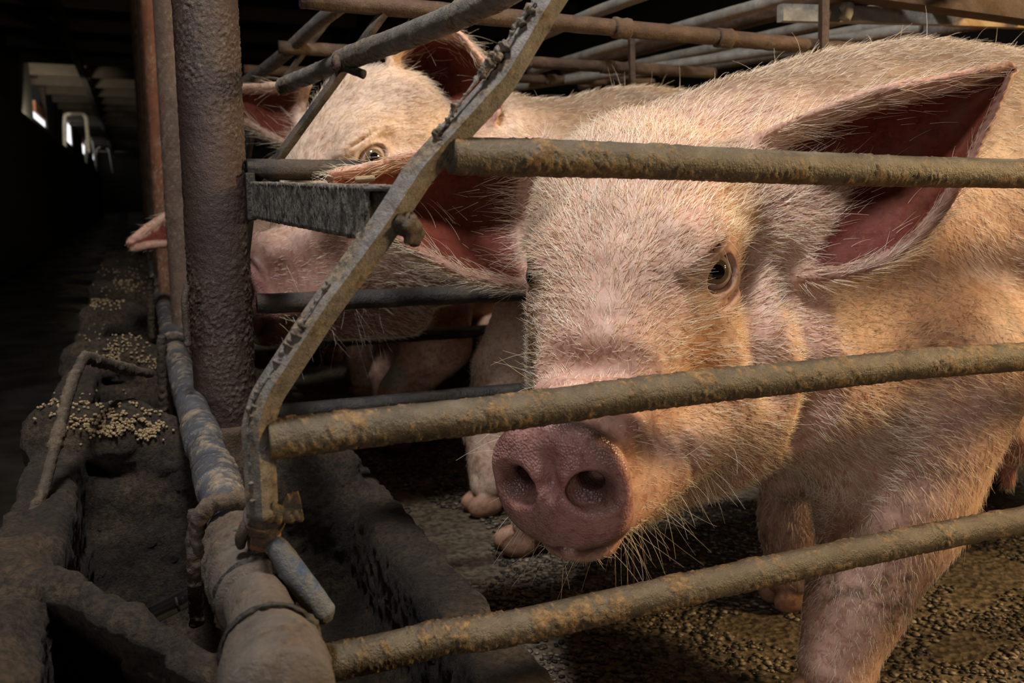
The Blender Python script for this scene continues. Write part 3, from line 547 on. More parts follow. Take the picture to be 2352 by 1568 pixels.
# pale pipes of the far pens
GP = [((1100, 150), (1206, 96), (1340, 40), (1530, -20)), ((1330, 133), (1441, 96), (1568, 61), (1830, -8)), ((1420, 128), (1600, 69), (1787, 29), (1960, -10)), ((1400, 158), (1483, 130), (1685, 100), (1877, 53), (2050, 10)), ((1460, 172), (1579, 141), (1765, 109), (1914, 78), (2060, 56)), ((1700, 140), (1914, 101), (2186, 64), (2380, 34)), ((1250, 190), (1500, 160), (1640, 135), (1780, 112))]
zs = [1.02, 1.0, 1.01, 1.0, 0.99, 0.985, 0.97]; ms = [M_GALV, M_GALV, M_RUST, M_GALV, M_GALV, M_DUST, M_GALV]
lab = ['pale pipe rising highest above the rusty rail beside the near strap', 'pale pipe second highest among the pens behind the rusty rail', 'reddish brown pipe between two pale pipes behind the rusty rail', 'pale pipe passing behind the flat upright under the channel beam', 'bluish grey pipe just under the pale channel beam', 'dark grey pipe skimming low over the big pig\'s back', 'lowest pale pipe behind the short upright over the second pig\'s back']
for P, z_, m_, l_ in zip(GP, zs, ms, lab):
    Q3 = np.array([onZ(x, y, z_) for x, y in P]); A, B = Q3[0], Q3[-1]; d_ = nrm(A-B)
    tube_o = tie('pen_pipe', [A+d_*0.3, Q3[len(Q3)//2], B-d_*0.35], 0.0128 if m_ is not M_RUST else 0.016, m_, l_, n=40, seg=18, crust=0.0006, seed=int(z_*1000)+len(P))
def flatbar(name, A, B, w, h, m, label, cat):
    A, B = np.array(A), np.array(B); o = link(name, bar_mesh(name, [A, B], w, h, (0, 0, 1.0) if abs((B-A)[2]) < 0.3 else (1.0, 0, 0), n=20, sub=2), None, [m]); tag(o, label, cat); return o
cb = flatbar('channel_beam', D(1792, 30, 1.62), D(2180, 40, 1.75), 0.031, 0.02, M_GALV, 'pale flat galvanised channel beam above the big pig\'s back', 'beam')
tube('end_bolt', [D(1930, 25, 1.645), D(1950, 12, 1.64), D(1940, 45, 1.64)], 0.010, M_GALV, cb, n=10, seg=14, bumps=0.003)
flatbar('wooden_batten', D(2172, 40, 1.78), D(2480, 52, 1.9), 0.034, 0.02, plain('tan_wood', (0.32, 0.22, 0.12)), 'tan wooden batten butting the end of the pale channel beam', 'batten')
flatbar('overhead_beam', D(1900, -40, 1.6), D(2500, 44, 1.7), 0.046, 0.05, M_RUST, 'dark brown overhead beam at the top corner above the big pig\'s back', 'beam')
flatbar('flat_upright', D(1891, 128, 1.5), D(1893, -60, 1.5), 0.027, 0.012, M_RUST, 'tall flat dark upright rising behind the big pig\'s back', 'upright')
flatbar('flat_upright', D(1452, 215, 2.05), D(1450, 62, 2.05), 0.026, 0.012, M_RUST, 'short flat upright between two rails over the second pig\'s back', 'upright')


# ------------------------------------------------------------------ pigs
def nrm(v): v = np.asarray(v, float); return v/np.linalg.norm(v)
def head_frame(f, roll=0.0):
    f = nrm(f); l = nrm(np.cross((0, 0, 1.0), f)); u = np.cross(f, l)
    l, u = l*math.cos(roll)+u*math.sin(roll), u*math.cos(roll)-l*math.sin(roll); return np.stack([f, l, u], 1)
EYE = (-0.232, 0.080, 0.128); EYE_R = 0.0175*1.16; LID_AXIS = nrm((0.40, 0.91, 0.06))
def local_R(f, axis_l):
    """Rotation with column 1 along axis_l and column 0 as near f as possible (head coordinates)."""
    y = nrm(axis_l); x = nrm(np.asarray(f, float)-y*(y@np.asarray(f, float))); return np.stack([x, y, np.cross(x, y)], 1)
def head_solid(S, R, T, s, detail=True):
    H = lambda f, l, u: T+R@np.array([f, l, u])*s
    def ell(c, r, Q=None, k=0.03, op='u', p=2.0): S.ell(H(*c), np.array(r)*s, R if Q is None else R@Q, k*s, op, p)
    def cone(a, b, ra, rb, k=0.03, op='u'): S.cone(H(*a), H(*b), ra*s, rb*s, k*s, op)
    # skull, forehead, cheeks
    ell((-0.285, 0, 0.105), (0.125, 0.108, 0.110), k=0.03)
    cone((-0.15, 0, 0.055), (-0.31, 0, 0.165), 0.058, 0.088, 0.05)
    cone((-0.33, 0.045, 0.17), (-0.33, -0.045, 0.17), 0.075, 0.075, 0.04)
    cone((-0.03, 0, 0.002), (-0.19, 0, 0.035), 0.054, 0.071, 0.05)
    for q in (1, -1):
        ell((-0.262, q*0.075, 0.055), (0.075, 0.046, 0.055), k=0.04)
        ell((-0.29, q*0.078, -0.030), (0.095, 0.072, 0.092), k=0.05)
        cone((-0.025, q*0.026, -0.036), (-0.22, q*0.062, -0.035), 0.030, 0.052, 0.03)
        cone((-0.13, q*0.030, 0.058), (-0.215, q*0.066, 0.108), 0.016, 0.028, 0.03)
        ell((-0.245, q*0.074, 0.168), (0.045, 0.028, 0.022), k=0.03)
    cone((-0.044, 0, -0.062), (-0.26, 0, -0.100), 0.027, 0.066, 0.03)
    # snout disc with flared rim
    ell((-0.004, 0, 0.0), (0.016, 0.0655, 0.058), k=0.014, p=2.6)
    ell((-0.002, 0, 0.042), (0.014, 0.040, 0.016), k=0.012)
    ell((-0.004, 0, -0.048), (0.013, 0.022, 0.016), k=0.012)
    if not detail:
        S.eyes = [(np.array(EYE)*np.array([1, q, 1])+np.array([0, q*0.012, 0]), None, LID_AXIS*np.array([1, q, 1]), q) for q in (1, -1)]
        for q in (1, -1): ell((0.006, q*0.030, 0.004), (0.024, 0.013, 0.011), k=0.006, op='s')
        return H
    for q in (1, -1):
        ell((0.0105, q*0.035, 0.002), (0.012, 0.024, 0.018), k=0.010, op='s')
        ell((0.000, q*0.0300, 0.007), (0.034, 0.0115, 0.0098), k=0.005, op='s')
    ell((0.020, 0, 0.016), (0.010, 0.006, 0.020), k=0.012, op='s')
    ell((0.010, 0, -0.022), (0.007, 0.010, 0.022), k=0.010)
    # mouth line between snout and lower lip
    for q in (1, -1): cone((0.004, 0, -0.067), (-0.11, q*0.066, -0.056), 0.0055, 0.003, 0.008, 's')
    ell((-0.028, 0, -0.076), (0.024, 0.034, 0.013), k=0.016)
    ell((-0.050, 0, 0.036), (0.024, 0.060, 0.030), k=0.016)
    cone((-0.092, 0.05, 0.079), (-0.092, -0.05, 0.079), 0.009, 0.009, 0.035, 's')
    # eyes: lids as a shell around the eyeball with an almond opening; the centre is found just under the surface
    S.eyes = []
    for q in (1, -1):
        ax = LID_AXIS*np.array([1, q, 1]); Q = local_R((1, 0, -0.28), ax); c0 = np.array(EYE)*np.array([1, q, 1])-ax*0.03; lo_, hi_ = 0.0, 0.09
        for _ in range(24):
            md = (lo_+hi_)/2
            if S.eval(np.array([H(*(c0+ax*md))], np.float32), 0.1)[0] < 0: lo_ = md
            else: hi_ = md
        S.eyes.append((c0+ax*(lo_-0.010), Q, ax, q))
    EZ = 1.16
    def eel(c, r, Q, k, op='u'): ell(c, tuple(x*EZ for x in r), Q, k, op)
    for e, Q, ax, q in S.eyes:
        eel(e+Q@np.array([0.0, 0.000, 0.026])*EZ, (0.040, 0.020, 0.013), Q, 0.014)
        eel(e+Q@np.array([0.0, -0.004, -0.028])*EZ, (0.034, 0.018, 0.010), Q, 0.016)
        eel(e, (0.0265, 0.0222, 0.0225), Q, 0.008)
        eel(e+Q@np.array([-0.002, 0.021, 0.0250])*EZ, (0.026, 0.009, 0.0018), Q, 0.006, 's')
        eel(e+Q@np.array([-0.002, 0.019, -0.0240])*EZ, (0.022, 0.008, 0.0014), Q, 0.006, 's')
        eel(e+Q@np.array([0.001, 0.020, -0.0005])*EZ, (0.0245, 0.0230, 0.0150), Q, 0.0025, 's')
        eel(e, (0.0174, 0.0174, 0.0174), None, 0.002, 's')
        c1 = e+Q@np.array([0.021, 0.006, -0.006]); cone(c1, c1+np.array([0.014, -q*0.006, -0.045]), 0.0035, 0.0025, 0.010, 's')
    return H
def body_solid(S, o, fwd, legs, neck_from, h0=0.0, teats=True):
    fwd = nrm(fwd); left = np.cross((0, 0, 1.0), fwd); R = np.stack([fwd, left, (0, 0, 1.0)], 1); o = np.array([o[0], o[1], h0])
    Bp = lambda a, b, z: o+R@np.array([a, b, z])
    S.ell(Bp(-0.16, 0, 0.555), (0.30, 0.205, 0.255), R, 0.08)
    S.ell(Bp(-0.58, 0, 0.54), (0.45, 0.235, 0.275), R, 0.10)
    S.ell(Bp(-1.0, 0, 0.565), (0.29, 0.22, 0.265), R, 0.10)
    S.cone(Bp(-0.05, 0, 0.675), Bp(-1.0, 0, 0.70), 0.135, 0.14, 0.08)
    S.chain([np.asarray(neck_from), (np.asarray(neck_from)+Bp(0.0, 0, 0.60))/2+np.array([0, 0, 0.015]), Bp(-0.06, 0, 0.585)], [0.122, 0.165, 0.225], 0.06)
    for pts, rad, foot in legs:
        S.chain(pts, rad, 0.025)
        f = np.asarray(foot, float)
        for q in (1, -1):
            S.ell(f+R@np.array([0.012, q*0.0185, 0.020]), (0.036, 0.0175, 0.024), R, 0.004)
            S.ell(f+R@np.array([-0.042, q*0.020, 0.052]), (0.014, 0.010, 0.016), R, 0.004)
    if teats:
        for i, a in enumerate((-0.22, -0.36, -0.50, -0.64, -0.78)):
            for q in (1, -1):
                S.ell(Bp(a, q*0.085, 0.285), (0.065, 0.06, 0.045), R, 0.03); S.cone(Bp(a, q*0.09, 0.25), Bp(a, q*0.095, 0.212), 0.013, 0.0085, 0.012)
    S.chain([Bp(-1.25, 0, 0.64), Bp(-1.31, 0.01, 0.60), Bp(-1.33, 0.03, 0.54)], [0.03, 0.014, 0.008], 0.02)
    return Bp, R
def leg_pts(Bp, a, b, foot, hind=False):
    f = np.asarray(foot, float)
    if hind:
        hk = f+(Bp(-1.0, 0, 0)-Bp(-0.94, 0, 0))+np.array([0, 0, 0.20])
        return [Bp(a+0.02, b*0.8, 0.50), Bp(a+0.07, b, 0.36), hk, f+np.array([0, 0, 0.07])], [0.17, 0.11, 0.05, 0.04], f
    return [Bp(a, b, 0.42), Bp(a-0.02, b, 0.27), f+np.array([0, 0, 0.14]), f+np.array([0, 0, 0.055])], [0.115, 0.08, 0.05, 0.042], f
def eyeball_mesh(name):
    bm = bmesh.new(); nu, nv = 40, 26; rows = []
    ang = list(np.concatenate([np.linspace(0, math.radians(19), 5), np.linspace(math.radians(21), math.radians(38), 6), np.linspace(math.radians(40), math.pi, 16)]))
    for a in ang:
        if a < 1e-6: rows.append([bm.verts.new((0, 0, 1.015))]); continue
        if a > math.pi-1e-6: rows.append([bm.verts.new((0, 0, -1))]); continue
        bulge = 1+0.03*max(0, 1-a/math.radians(40)); rows.append([bm.verts.new((math.sin(a)*math.cos(t)*bulge, math.sin(a)*math.sin(t)*bulge, math.cos(a)*bulge)) for t in np.arange(nu)*2*math.pi/nu])
    for i in range(len(rows)-1):
        A, B = rows[i], rows[i+1]; mi = 0 if ang[i+1] <= math.radians(21) else (1 if ang[i+1] <= math.radians(41) else 2)
        for k in range(nu):
            k2 = (k+1) % nu
            f = bm.faces.new((A[0], B[k], B[k2])) if len(A) == 1 else (bm.faces.new((A[k], B[0], A[k2])) if len(B) == 1 else bm.faces.new((A[k], B[k], B[k2], A[k2])))
            f.material_index = mi; f.smooth = True
    me = bpy.data.meshes.new(name); bm.to_mesh(me); bm.free()
    for m_ in (M_PUPIL, M_IRIS, M_SCLERA): me.materials.append(m_)
    return me
EYE_ME = eyeball_mesh('eyeball')
def pig(name, label, R, T, s, origin, fwd, foot, ears, h, gaze=None, hair=0, teats=True, leg_over=None, ear_thick=(0.0065, 0.0036), h0=0.0, neck_in=(-0.34, 0, 0.06), detail=True, hair_w=None, skin=(0.53, 0.335, 0.255), extra=None, muzzle_shade=None, patch=None):
    S = Solid(); R = np.asarray(R); T = np.asarray(T, float)
    nk = T+R@np.array(neck_in)*s
    fw = nrm(fwd); lf = np.cross((0, 0, 1.0), fw); o = np.array([origin[0], origin[1], h0])
    Bq = lambda a, b, z: o+fw*a+lf*b+np.array([0, 0, z])
    legs = []
    for i, (a, b) in enumerate(((-0.02, 0.14), (-0.02, -0.14), (-1.0, 0.13), (-1.0, -0.13))):
        ft = np.asarray(foot[i], float) if foot and foot[i] is not None else Bq(a+0.03, b, 0)
        legs.append(leg_over[i] if leg_over and i in leg_over else leg_pts(Bq, a, b, ft, i > 1))
    body_solid(S, origin, fwd, legs, nk, h0, teats)
    H = head_solid(S, R, T, s, detail)
    if extra: extra(S, H)
    sheets = [S.sheet(G, ear_thick, k=0.018) for G in ears]
    V, Q = S.mesh(h, 2)
    N = vert_normals(V, Q)
    g = S.grad(V[::50]);
    if (g*N[::50]).sum() < 0: Q = Q[:, ::-1].copy(); N = -N
    # local refinement of the face round eyes and snout
    L = (V-T)@R/s                                    # head coordinates of every vertex
    head_w = sstep(-0.50, -0.40, L[:, 0])*(np.abs(L[:, 1]) < 0.25)*(L[:, 2] > -0.25)*(L[:, 2] < 0.33)
    me = mesh_np(name, V, Q)
    if detail:
        eyes = [e_[0] for e_ in S.eyes]
        near = np.zeros(len(V), bool)
        for e in eyes: near |= np.linalg.norm(L-e, axis=1) < 0.045
        near |= (np.linalg.norm(L-np.array([0, 0, 0]), axis=1) < 0.085) & (L[:, 0] > -0.03)
        bm = bmesh.new(); bm.from_mesh(me); bm.verts.ensure_lookup_table()
        ed = [e for e in bm.edges if near[e.verts[0].index] and near[e.verts[1].index]]
        bmesh.ops.subdivide_edges(bm, edges=ed, cuts=1, use_grid_fill=True); bmesh.ops.triangulate(bm, faces=[f for f in bm.faces if len(f.verts) > 4])
        bm.to_mesh(me); bm.free()
        V = np.empty(len(me.vertices)*3, np.float32); me.vertices.foreach_get('co', V); V = V.reshape(-1, 3); L = (V-T)@R/s
        nr = np.zeros(len(V), bool)
        for e in eyes: nr |= np.linalg.norm(L-e, axis=1) < 0.05
        nr |= (np.linalg.norm(L, axis=1) < 0.09) & (L[:, 0] > -0.035)
        P = V[nr]
        for _ in range(2):
            dv = S.eval(P); gg = S.grad(P, 0.0008); P = P-np.clip(dv, -h, h)[:, None]*gg/np.maximum((gg*gg).sum(1), 0.3)[:, None]
        V[nr] = P; me.vertices.foreach_set('co', V.ravel()); me.update()
    me.polygons.foreach_set('use_smooth', np.ones(len(me.polygons), bool))
    N = np.empty(len(V)*3, np.float32); me.vertices.foreach_get('normal', N); N = N.reshape(-1, 3)
    # soft skin relief: folds and lumps
    amp = 0.0022*(1-0.6*sstep(-0.06, -0.02, L[:, 0])*(np.abs(L[:, 1]) < 0.1))
    nose = sstep(-0.15, -0.11, L[:, 0])*sstep(-0.024, -0.04, L[:, 0])*sstep(-0.03, 0.02, L[:, 2])*(np.linalg.norm(L[:, 1:], axis=1) < 0.13)
    fold = nose*np.sin((L[:, 0]+0.25*np.abs(L[:, 1])+0.012*fbm(V, 30, 2, 77))*2*math.pi/0.027)*0.0013
    V = V+N*((fbm(V, 26, 2, 3)-0.5)*2*amp+fold)[:, None]; me.vertices.foreach_set('co', V.astype(np.float32).ravel()); me.update()
    # colour: pink skin, purple-pink snout, deep red inner ears, pink legs
    head_w = sstep(-0.50, -0.40, L[:, 0])*(np.abs(L[:, 1]) < 0.25)*(L[:, 2] > -0.25)*(L[:, 2] < 0.33)
    n1 = fbm(V, 7, 3, 11); tint = np.array(skin)[None]*(0.92+0.16*n1[:, None])*np.ones((len(V), 1))
    def blend(w, c): return tint*(1-w[:, None])+np.array(c)[None]*w[:, None]
    rad = np.linalg.norm(L[:, 1:]*np.array([0.95, 1.05]), axis=1)
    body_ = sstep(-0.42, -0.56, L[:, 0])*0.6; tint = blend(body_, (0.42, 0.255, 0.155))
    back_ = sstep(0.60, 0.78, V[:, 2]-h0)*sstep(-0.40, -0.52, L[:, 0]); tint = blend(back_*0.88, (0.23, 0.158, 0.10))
    snout = sstep(-0.030, -0.014, L[:, 0])*sstep(0.085, 0.070, rad)*(L[:, 0] < 0.1)
    tint = blend(snout, (0.47, 0.255, 0.23))
    nostril_shade = snout*sstep(0.012, -0.004, L[:, 0]+0.0)*sstep(0.03, 0.02, np.abs(np.abs(L[:, 1])-0.031)); tint = blend(np.clip(nostril_shade*0.92, 0, 1), (0.04, 0.014, 0.012))  # shade inside the nostrils painted into the skin colour
    face = sstep(-0.2, -0.05, L[:, 0])*sstep(0.14, 0.10, np.linalg.norm(L[:, 1:], axis=1))*(1-snout); tint = blend(face*0.35, (0.56, 0.30, 0.24))
    ear_w = np.zeros(len(V)); ear_t = np.zeros(len(V))
    for (Sg, Ng), G in zip(sheets, ears):
        Qp = Sg.reshape(-1, 3).astype(np.float32); Nq = Ng.reshape(-1, 3); G = np.asarray(G, float)
        lo = Qp.min(0)-0.02; hi = Qp.max(0)+0.02; sel = np.where(((V > lo) & (V < hi)).all(1))[0]
        for c in range(0, len(sel), 8000):
            sl = sel[c:c+8000]; P = V[sl].astype(np.float32); d2 = (P*P).sum(1)[:, None]+(Qp*Qp).sum(1)[None]-2*P@Qp.T; j = d2.argmin(1); dist = np.sqrt(np.maximum(d2[np.arange(len(sl)), j], 0))
            u = (j//Sg.shape[1])/(Sg.shape[0]-1); v = (j % Sg.shape[1])/(Sg.shape[1]-1)
            ww = sstep(0.021, 0.014, dist); ear_t[sl] = np.maximum(ear_t[sl], ww*u)
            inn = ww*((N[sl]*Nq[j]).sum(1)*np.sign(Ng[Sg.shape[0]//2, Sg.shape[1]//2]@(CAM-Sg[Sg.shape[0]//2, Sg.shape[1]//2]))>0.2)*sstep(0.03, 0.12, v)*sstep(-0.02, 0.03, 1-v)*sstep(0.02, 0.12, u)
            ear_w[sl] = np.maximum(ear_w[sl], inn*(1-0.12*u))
    tint = blend(np.clip(ear_w*1.12, 0, 0.97), (0.12, 0.018, 0.010)); tint = blend(np.clip(ear_w*sstep(0.55, 0.2, ear_t)*0.75, 0, 1), (0.10, 0.025, 0.018)); tint = blend(sstep(0.3, 0.9, ear_t)*(1-ear_w)*0.3, (0.6, 0.28, 0.22))  # inner ears: own deep red, darkened further as painted shade
    if muzzle_shade: tint = blend(0.85*sstep(0.10, 0.02, L[:, 2])*sstep(-0.36, -0.26, L[:, 0])*(1-snout)*(np.linalg.norm(L[:, 1:], axis=1) < 0.25), muzzle_shade)  # shade below the bracket painted into the muzzle skin
    legw = sstep(0.34, 0.12, V[:, 2]-h0)*(1-head_w[0]*0)*(L[:, 0] < -0.3); tint = blend(legw*0.35, (0.48, 0.29, 0.22))
    if patch is not None: tint = blend(0.85*sstep(0.036, 0.026, np.linalg.norm((V-patch)*np.array([0.6, 0.6, 1.0]), axis=1)), (0.50, 0.50, 0.44))
    hoof = (V[:, 2]-h0 < 0.045); tint = blend(hoof*0.8, (0.42, 0.22, 0.13))
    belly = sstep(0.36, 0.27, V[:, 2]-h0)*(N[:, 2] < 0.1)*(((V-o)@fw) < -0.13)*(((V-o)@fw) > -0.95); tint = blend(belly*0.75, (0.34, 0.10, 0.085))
    dirt = (0.45-0.30*head_w)*sstep(0.46, 0.66, fbm(V, 12, 3, 21))+0.5*legw*sstep(0.4, 0.6, fbm(V, 20, 3, 23))
    for e, _Q, _a, q in S.eyes:
        c = e+np.array([0.03, -q*0.006, -0.04]); dd = (L-c)/np.array([0.022, 0.02, 0.045]); dirt = np.maximum(dirt, 0.8*np.exp(-(dd**2).sum(1)))
        tint = blend(0.8*np.exp(-(((L-(e+np.array([0.045, 0.0, -0.075])))/np.array([0.03, 0.03, 0.05]))**2).sum(1)), (0.42, 0.19, 0.07))
    dirt = np.maximum(dirt, 0.55*ear_t*sstep(0.45, 0.62, fbm(V, 22, 3, 31)))*(1-0.6*snout)
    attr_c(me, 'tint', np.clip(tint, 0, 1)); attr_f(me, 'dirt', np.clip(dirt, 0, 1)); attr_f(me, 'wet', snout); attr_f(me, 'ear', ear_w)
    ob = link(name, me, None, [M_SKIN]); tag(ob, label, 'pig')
    for e_, _Q, ax_, q in S.eyes:
        e = T+R@e_*s; ax = R@ax_; gz = nrm(gaze-e) if gaze is not None else ax; d = nrm(0.62*gz+0.38*ax) if q == 1 else nrm(0.35*gz+0.65*ax)
        eo = link('eye', EYE_ME, ob); M4 = Vector(d).to_track_quat('Z', 'Y').to_matrix().to_4x4(); M4.translation = Vector(e); eo.matrix_world = M4 @ Matrix.Scale(EYE_R*s, 4)
    if hair: bristles(ob, me, V, N, L, R, T, s, Q, fw, o, h0, hair, snout, ear_w, ear_t, hair_w, sheets, [e_[0] for e_ in S.eyes])
    return ob
def bristles(ob, me, V, N, L, R, T, s, Q, fw, o, h0, count, snout, ear_w, ear_t, hair_w, sheets, EY):
    me.calc_loop_triangles(); nt_ = len(me.loop_triangles); tri = np.empty(nt_*3, np.int32); me.loop_triangles.foreach_get('vertices', tri); tri = tri.reshape(-1, 3)
    A, B, C = V[tri[:, 0]], V[tri[:, 1]], V[tri[:, 2]]; ar = np.linalg.norm(np.cross(B-A, C-A), axis=1)/2; cen = (A+B+C)/3
    m = lambda x: x[tri].mean(1)
    Lc = m(L); headw = sstep(-0.48, -0.38, Lc[:, 0])*(np.linalg.norm(Lc[:, 1:], axis=1) < 0.3)
    w = ar*(1.0+1.3*headw)*(1-np.clip(1.15*m(snout), 0, 1))*(1-0.96*np.clip(1.3*m(ear_w), 0, 1))
    for e_ in EY: w *= np.linalg.norm(Lc-e_, axis=1) > 0.041
    for e_ in EY: w *= 1-0.65*np.exp(-(((Lc-(e_+np.array([0.035, 0.0, -0.055])))/np.array([0.028, 0.03, 0.04]))**2).sum(1))
    bare = sstep(-0.16, -0.05, Lc[:, 0])*(np.linalg.norm(Lc[:, 1:], axis=1) < 0.12); w *= 1-0.55*bare
    w *= 1-0.35*sstep(0.64, 0.78, cen[:, 2]-h0)*(1-headw)
    w *= (cen[:, 2]-h0 > 0.05)
    if hair_w is not None: w *= hair_w(cen)
    idx = RNG.choice(nt_, count, p=w/w.sum()); r1 = np.sqrt(RNG.random(count)); r2 = RNG.random(count)
    bc = np.stack([1-r1, r1*(1-r2), r1*r2], 1)[:, :, None]; P = (V[tri[idx]]*bc).sum(1); Nn = (N[tri[idx]]*bc).sum(1); Nn /= np.linalg.norm(Nn, axis=1)[:, None]+1e-9
    Lp = (P-T)@R/s; hw = headw[idx][:, None]; et = m(ear_t)[idx]
    left = np.cross((0, 0, 1.0), fw)
    fh = -R[:, 0]*1.0
    side = np.sign(Lp[:, 1])[:, None]*sstep(0.02, 0.09, np.abs(Lp[:, 1]))[:, None]
    dh = fh[None]+R[:, 1][None]*side*0.55+R[:, 2][None]*(0.45*sstep(-0.10, 0.10, Lp[:, 2])[:, None]-0.35)
    up_leg = sstep(0.40, 0.25, P[:, 2]-h0)[:, None]
    db = -fw[None]*(1-0.75*up_leg)+np.array([0, 0, -0.55])[None]*(0.35+1.2*up_leg)
    d = dh*hw+db*(1-hw)
    for Sg, Ng in sheets:
        base, tip = Sg[0].mean(0), Sg[-1].mean(0); de = nrm(tip-base); cen_s = Sg.reshape(-1, 3)
        sel = et > 0.02; near = np.linalg.norm(P-cen_s.mean(0), axis=1) < np.linalg.norm(tip-base); k = sel & near; d[k] = d[k]*0.25+de
    sw = fbm(P, 9, 2, 41)-0.5; sw2 = fbm(P, 9, 2, 43)-0.5
    d = d+np.cross(Nn, d)*(sw*1.5)[:, None]+RNG.normal(0, 0.22, (count, 3)); t = d-Nn*(d*Nn).sum(1)[:, None]; t /= np.linalg.norm(t, axis=1)[:, None]+1e-9
    n1 = fbm(P, 12, 2, 51)
    ln = (0.019+0.009*(n1-0.5))*(0.7+0.6*RNG.random(count)); ln *= np.where(hw[:, 0] > 0.5, 0.95+0.35*sstep(0.10, 0.2, Lp[:, 2])-0.45*sstep(-0.2, -0.06, Lp[:, 0]), 1.0); ln *= 1+0.5*(et > 0.02)*(et < 0.85)
    ln *= 1-0.4*sstep(0.3, 0.1, P[:, 2]-h0)
    ln[RNG.random(count) < 0.012] *= 2.0
    lift = 0.36+0.16*RNG.normal(size=count); lift = np.clip(lift, 0.05, 0.9)
    crest = sstep(0.76, 0.82, P[:, 2]-h0); lift = lift+0.25*crest*RNG.random(count)
    K = 5; sarr = np.linspace(0, 1, K); bend = RNG.normal(0, 0.18, (count, 3))
    pts = np.empty((count, K, 3), np.float32); cur = P-Nn*0.0008; pts[:, 0] = cur; step = (ln/(K-1))[:, None]
    for k in range(1, K):
        la = lift*(1-0.75*sarr[k]); dd = t*np.cos(la)[:, None]+Nn*np.sin(la)[:, None]+bend*sarr[k]+np.array([0, 0, -0.10])*sarr[k]; dd /= np.linalg.norm(dd, axis=1)[:, None]; cur = cur+dd*step; pts[:, k] = cur
    rad = np.linspace(1, 0.25, K)[None]*(np.where(RNG.random(count) < 0.5, 0.00024, 0.00032)*(0.85+0.2*hw[:, 0]))[:, None]
    # long whiskers on the muzzle, chin and brow
    def whisk(n, sel, lmin, lmax, fwdw):
        c = np.where(sel)[0]
        if len(c) == 0: return
        j = RNG.choice(c, min(n, len(c)), replace=False); b0 = cen[j]; n0 = m(N)[j]; n0 /= np.linalg.norm(n0, axis=1)[:, None]; l_ = RNG.uniform(lmin, lmax, len(j))
        dd = n0+R[:, 0][None]*fwdw+RNG.normal(0, 0.25, (len(j), 3)); dd /= np.linalg.norm(dd, axis=1)[:, None]; cv = RNG.normal(0, 0.25, (len(j), 3))+np.array([0, 0, -0.35])
        sa = np.linspace(0, 1, K); wp_ = b0[:, None]+(dd[:, None]*sa[None, :, None]+cv[:, None]*(sa**2)[None, :, None]*0.5)*l_[:, None, None]; extra_p.append(wp_); extra_r.append(np.linspace(1, 0.3, K)[None]*np.full((len(j), 1), 0.00022))
    extra_p, extra_r = [], []
    lat = np.linalg.norm(Lc[:, 1:], axis=1)
    if count > 20000:
        whisk(110, (Lc[:, 0] < -0.02) & (Lc[:, 0] > -0.2) & (Lc[:, 2] < -0.045) & (lat < 0.16), 0.025, 0.06, 0.1)
        whisk(36, (Lc[:, 0] < -0.03) & (Lc[:, 0] > -0.13) & (Lc[:, 2] > -0.03) & (lat < 0.12) & (np.abs(Lc[:, 1]) > 0.03), 0.03, 0.07, 0.2)
        for e_ in EY: whisk(26, (np.linalg.norm(Lc-(e_+np.array([-0.005, 0, 0.045])), axis=1) < 0.022), 0.025, 0.05, 0.3)
        whisk(90, (cen[:, 2]-h0 > 0.78), 0.03, 0.055, -0.3)
        pts = np.concatenate([pts]+extra_p).astype(np.float32); rad = np.concatenate([rad]+extra_r)
    strand_obj('bristles', ob, pts, rad)
def strand_obj(name, parent, pts, rad):
    n, K = pts.shape[:2]; hc = bpy.data.hair_curves.new(name); hc.add_curves([K]*n)
    hc.attributes['position'].data.foreach_set('vector', np.ascontiguousarray(pts, np.float32).ravel())
    ra = hc.attributes.get('radius') or hc.attributes.new('radius', 'FLOAT', 'POINT'); ra.data.foreach_set('value', np.ascontiguousarray(np.broadcast_to(rad, (n, K)), np.float32).ravel())
    hc.materials.append(M_HAIR); o = bpy.data.objects.new(name, hc); COL.objects.link(o); o.parent = parent; o['kind'] = 'stuff'; return o
def px_grid(rows): return [[D(*c) for c in row] for row in rows]
R1 = head_frame((-0.726, -0.655, -0.20), 0.06)
T1 = D(1285, 1112, 0.79)
earL = px_grid([[(1765, 318, 0.985), (1800, 400, 1.01), (1815, 480, 1.015), (1835, 560, 1.00), (1858, 628, 0.975)],
                [(1885, 262, 0.935), (1905, 340, 0.99), (1925, 430, 0.995), (1950, 530, 0.975), (1968, 614, 0.945)],
                [(2020, 218, 0.915), (2040, 290, 0.965), (2060, 380, 0.975), (2080, 470, 0.955), (2096, 548, 0.93)],
                [(2170, 188, 0.91), (2185, 240, 0.94), (2195, 300, 0.945), (2202, 360, 0.93), (2205, 402, 0.915)],
                [(2312, 160, 0.91), (2316, 166, 0.912), (2318, 172, 0.912), (2318, 178, 0.91), (2314, 186, 0.908)]])
earR = px_grid([[(1245, 330, 1.08), (1225, 410, 1.11), (1215, 490, 1.12), (1220, 580, 1.10), (1238, 655, 1.06)],
                [(1070, 348, 1.05), (1080, 420, 1.10), (1085, 500, 1.115), (1090, 580, 1.08), (1105, 640, 1.03)],
                [(950, 362, 1.02), (965, 420, 1.06), (975, 490, 1.07), (985, 545, 1.04), (990, 592, 1.00)],
                [(850, 388, 0.995), (865, 420, 1.02), (880, 460, 1.02), (890, 500, 1.0), (900, 532, 0.98)],
                [(768, 405, 0.98), (772, 412, 0.985), (776, 420, 0.985), (780, 430, 0.98), (785, 440, 0.975)]])
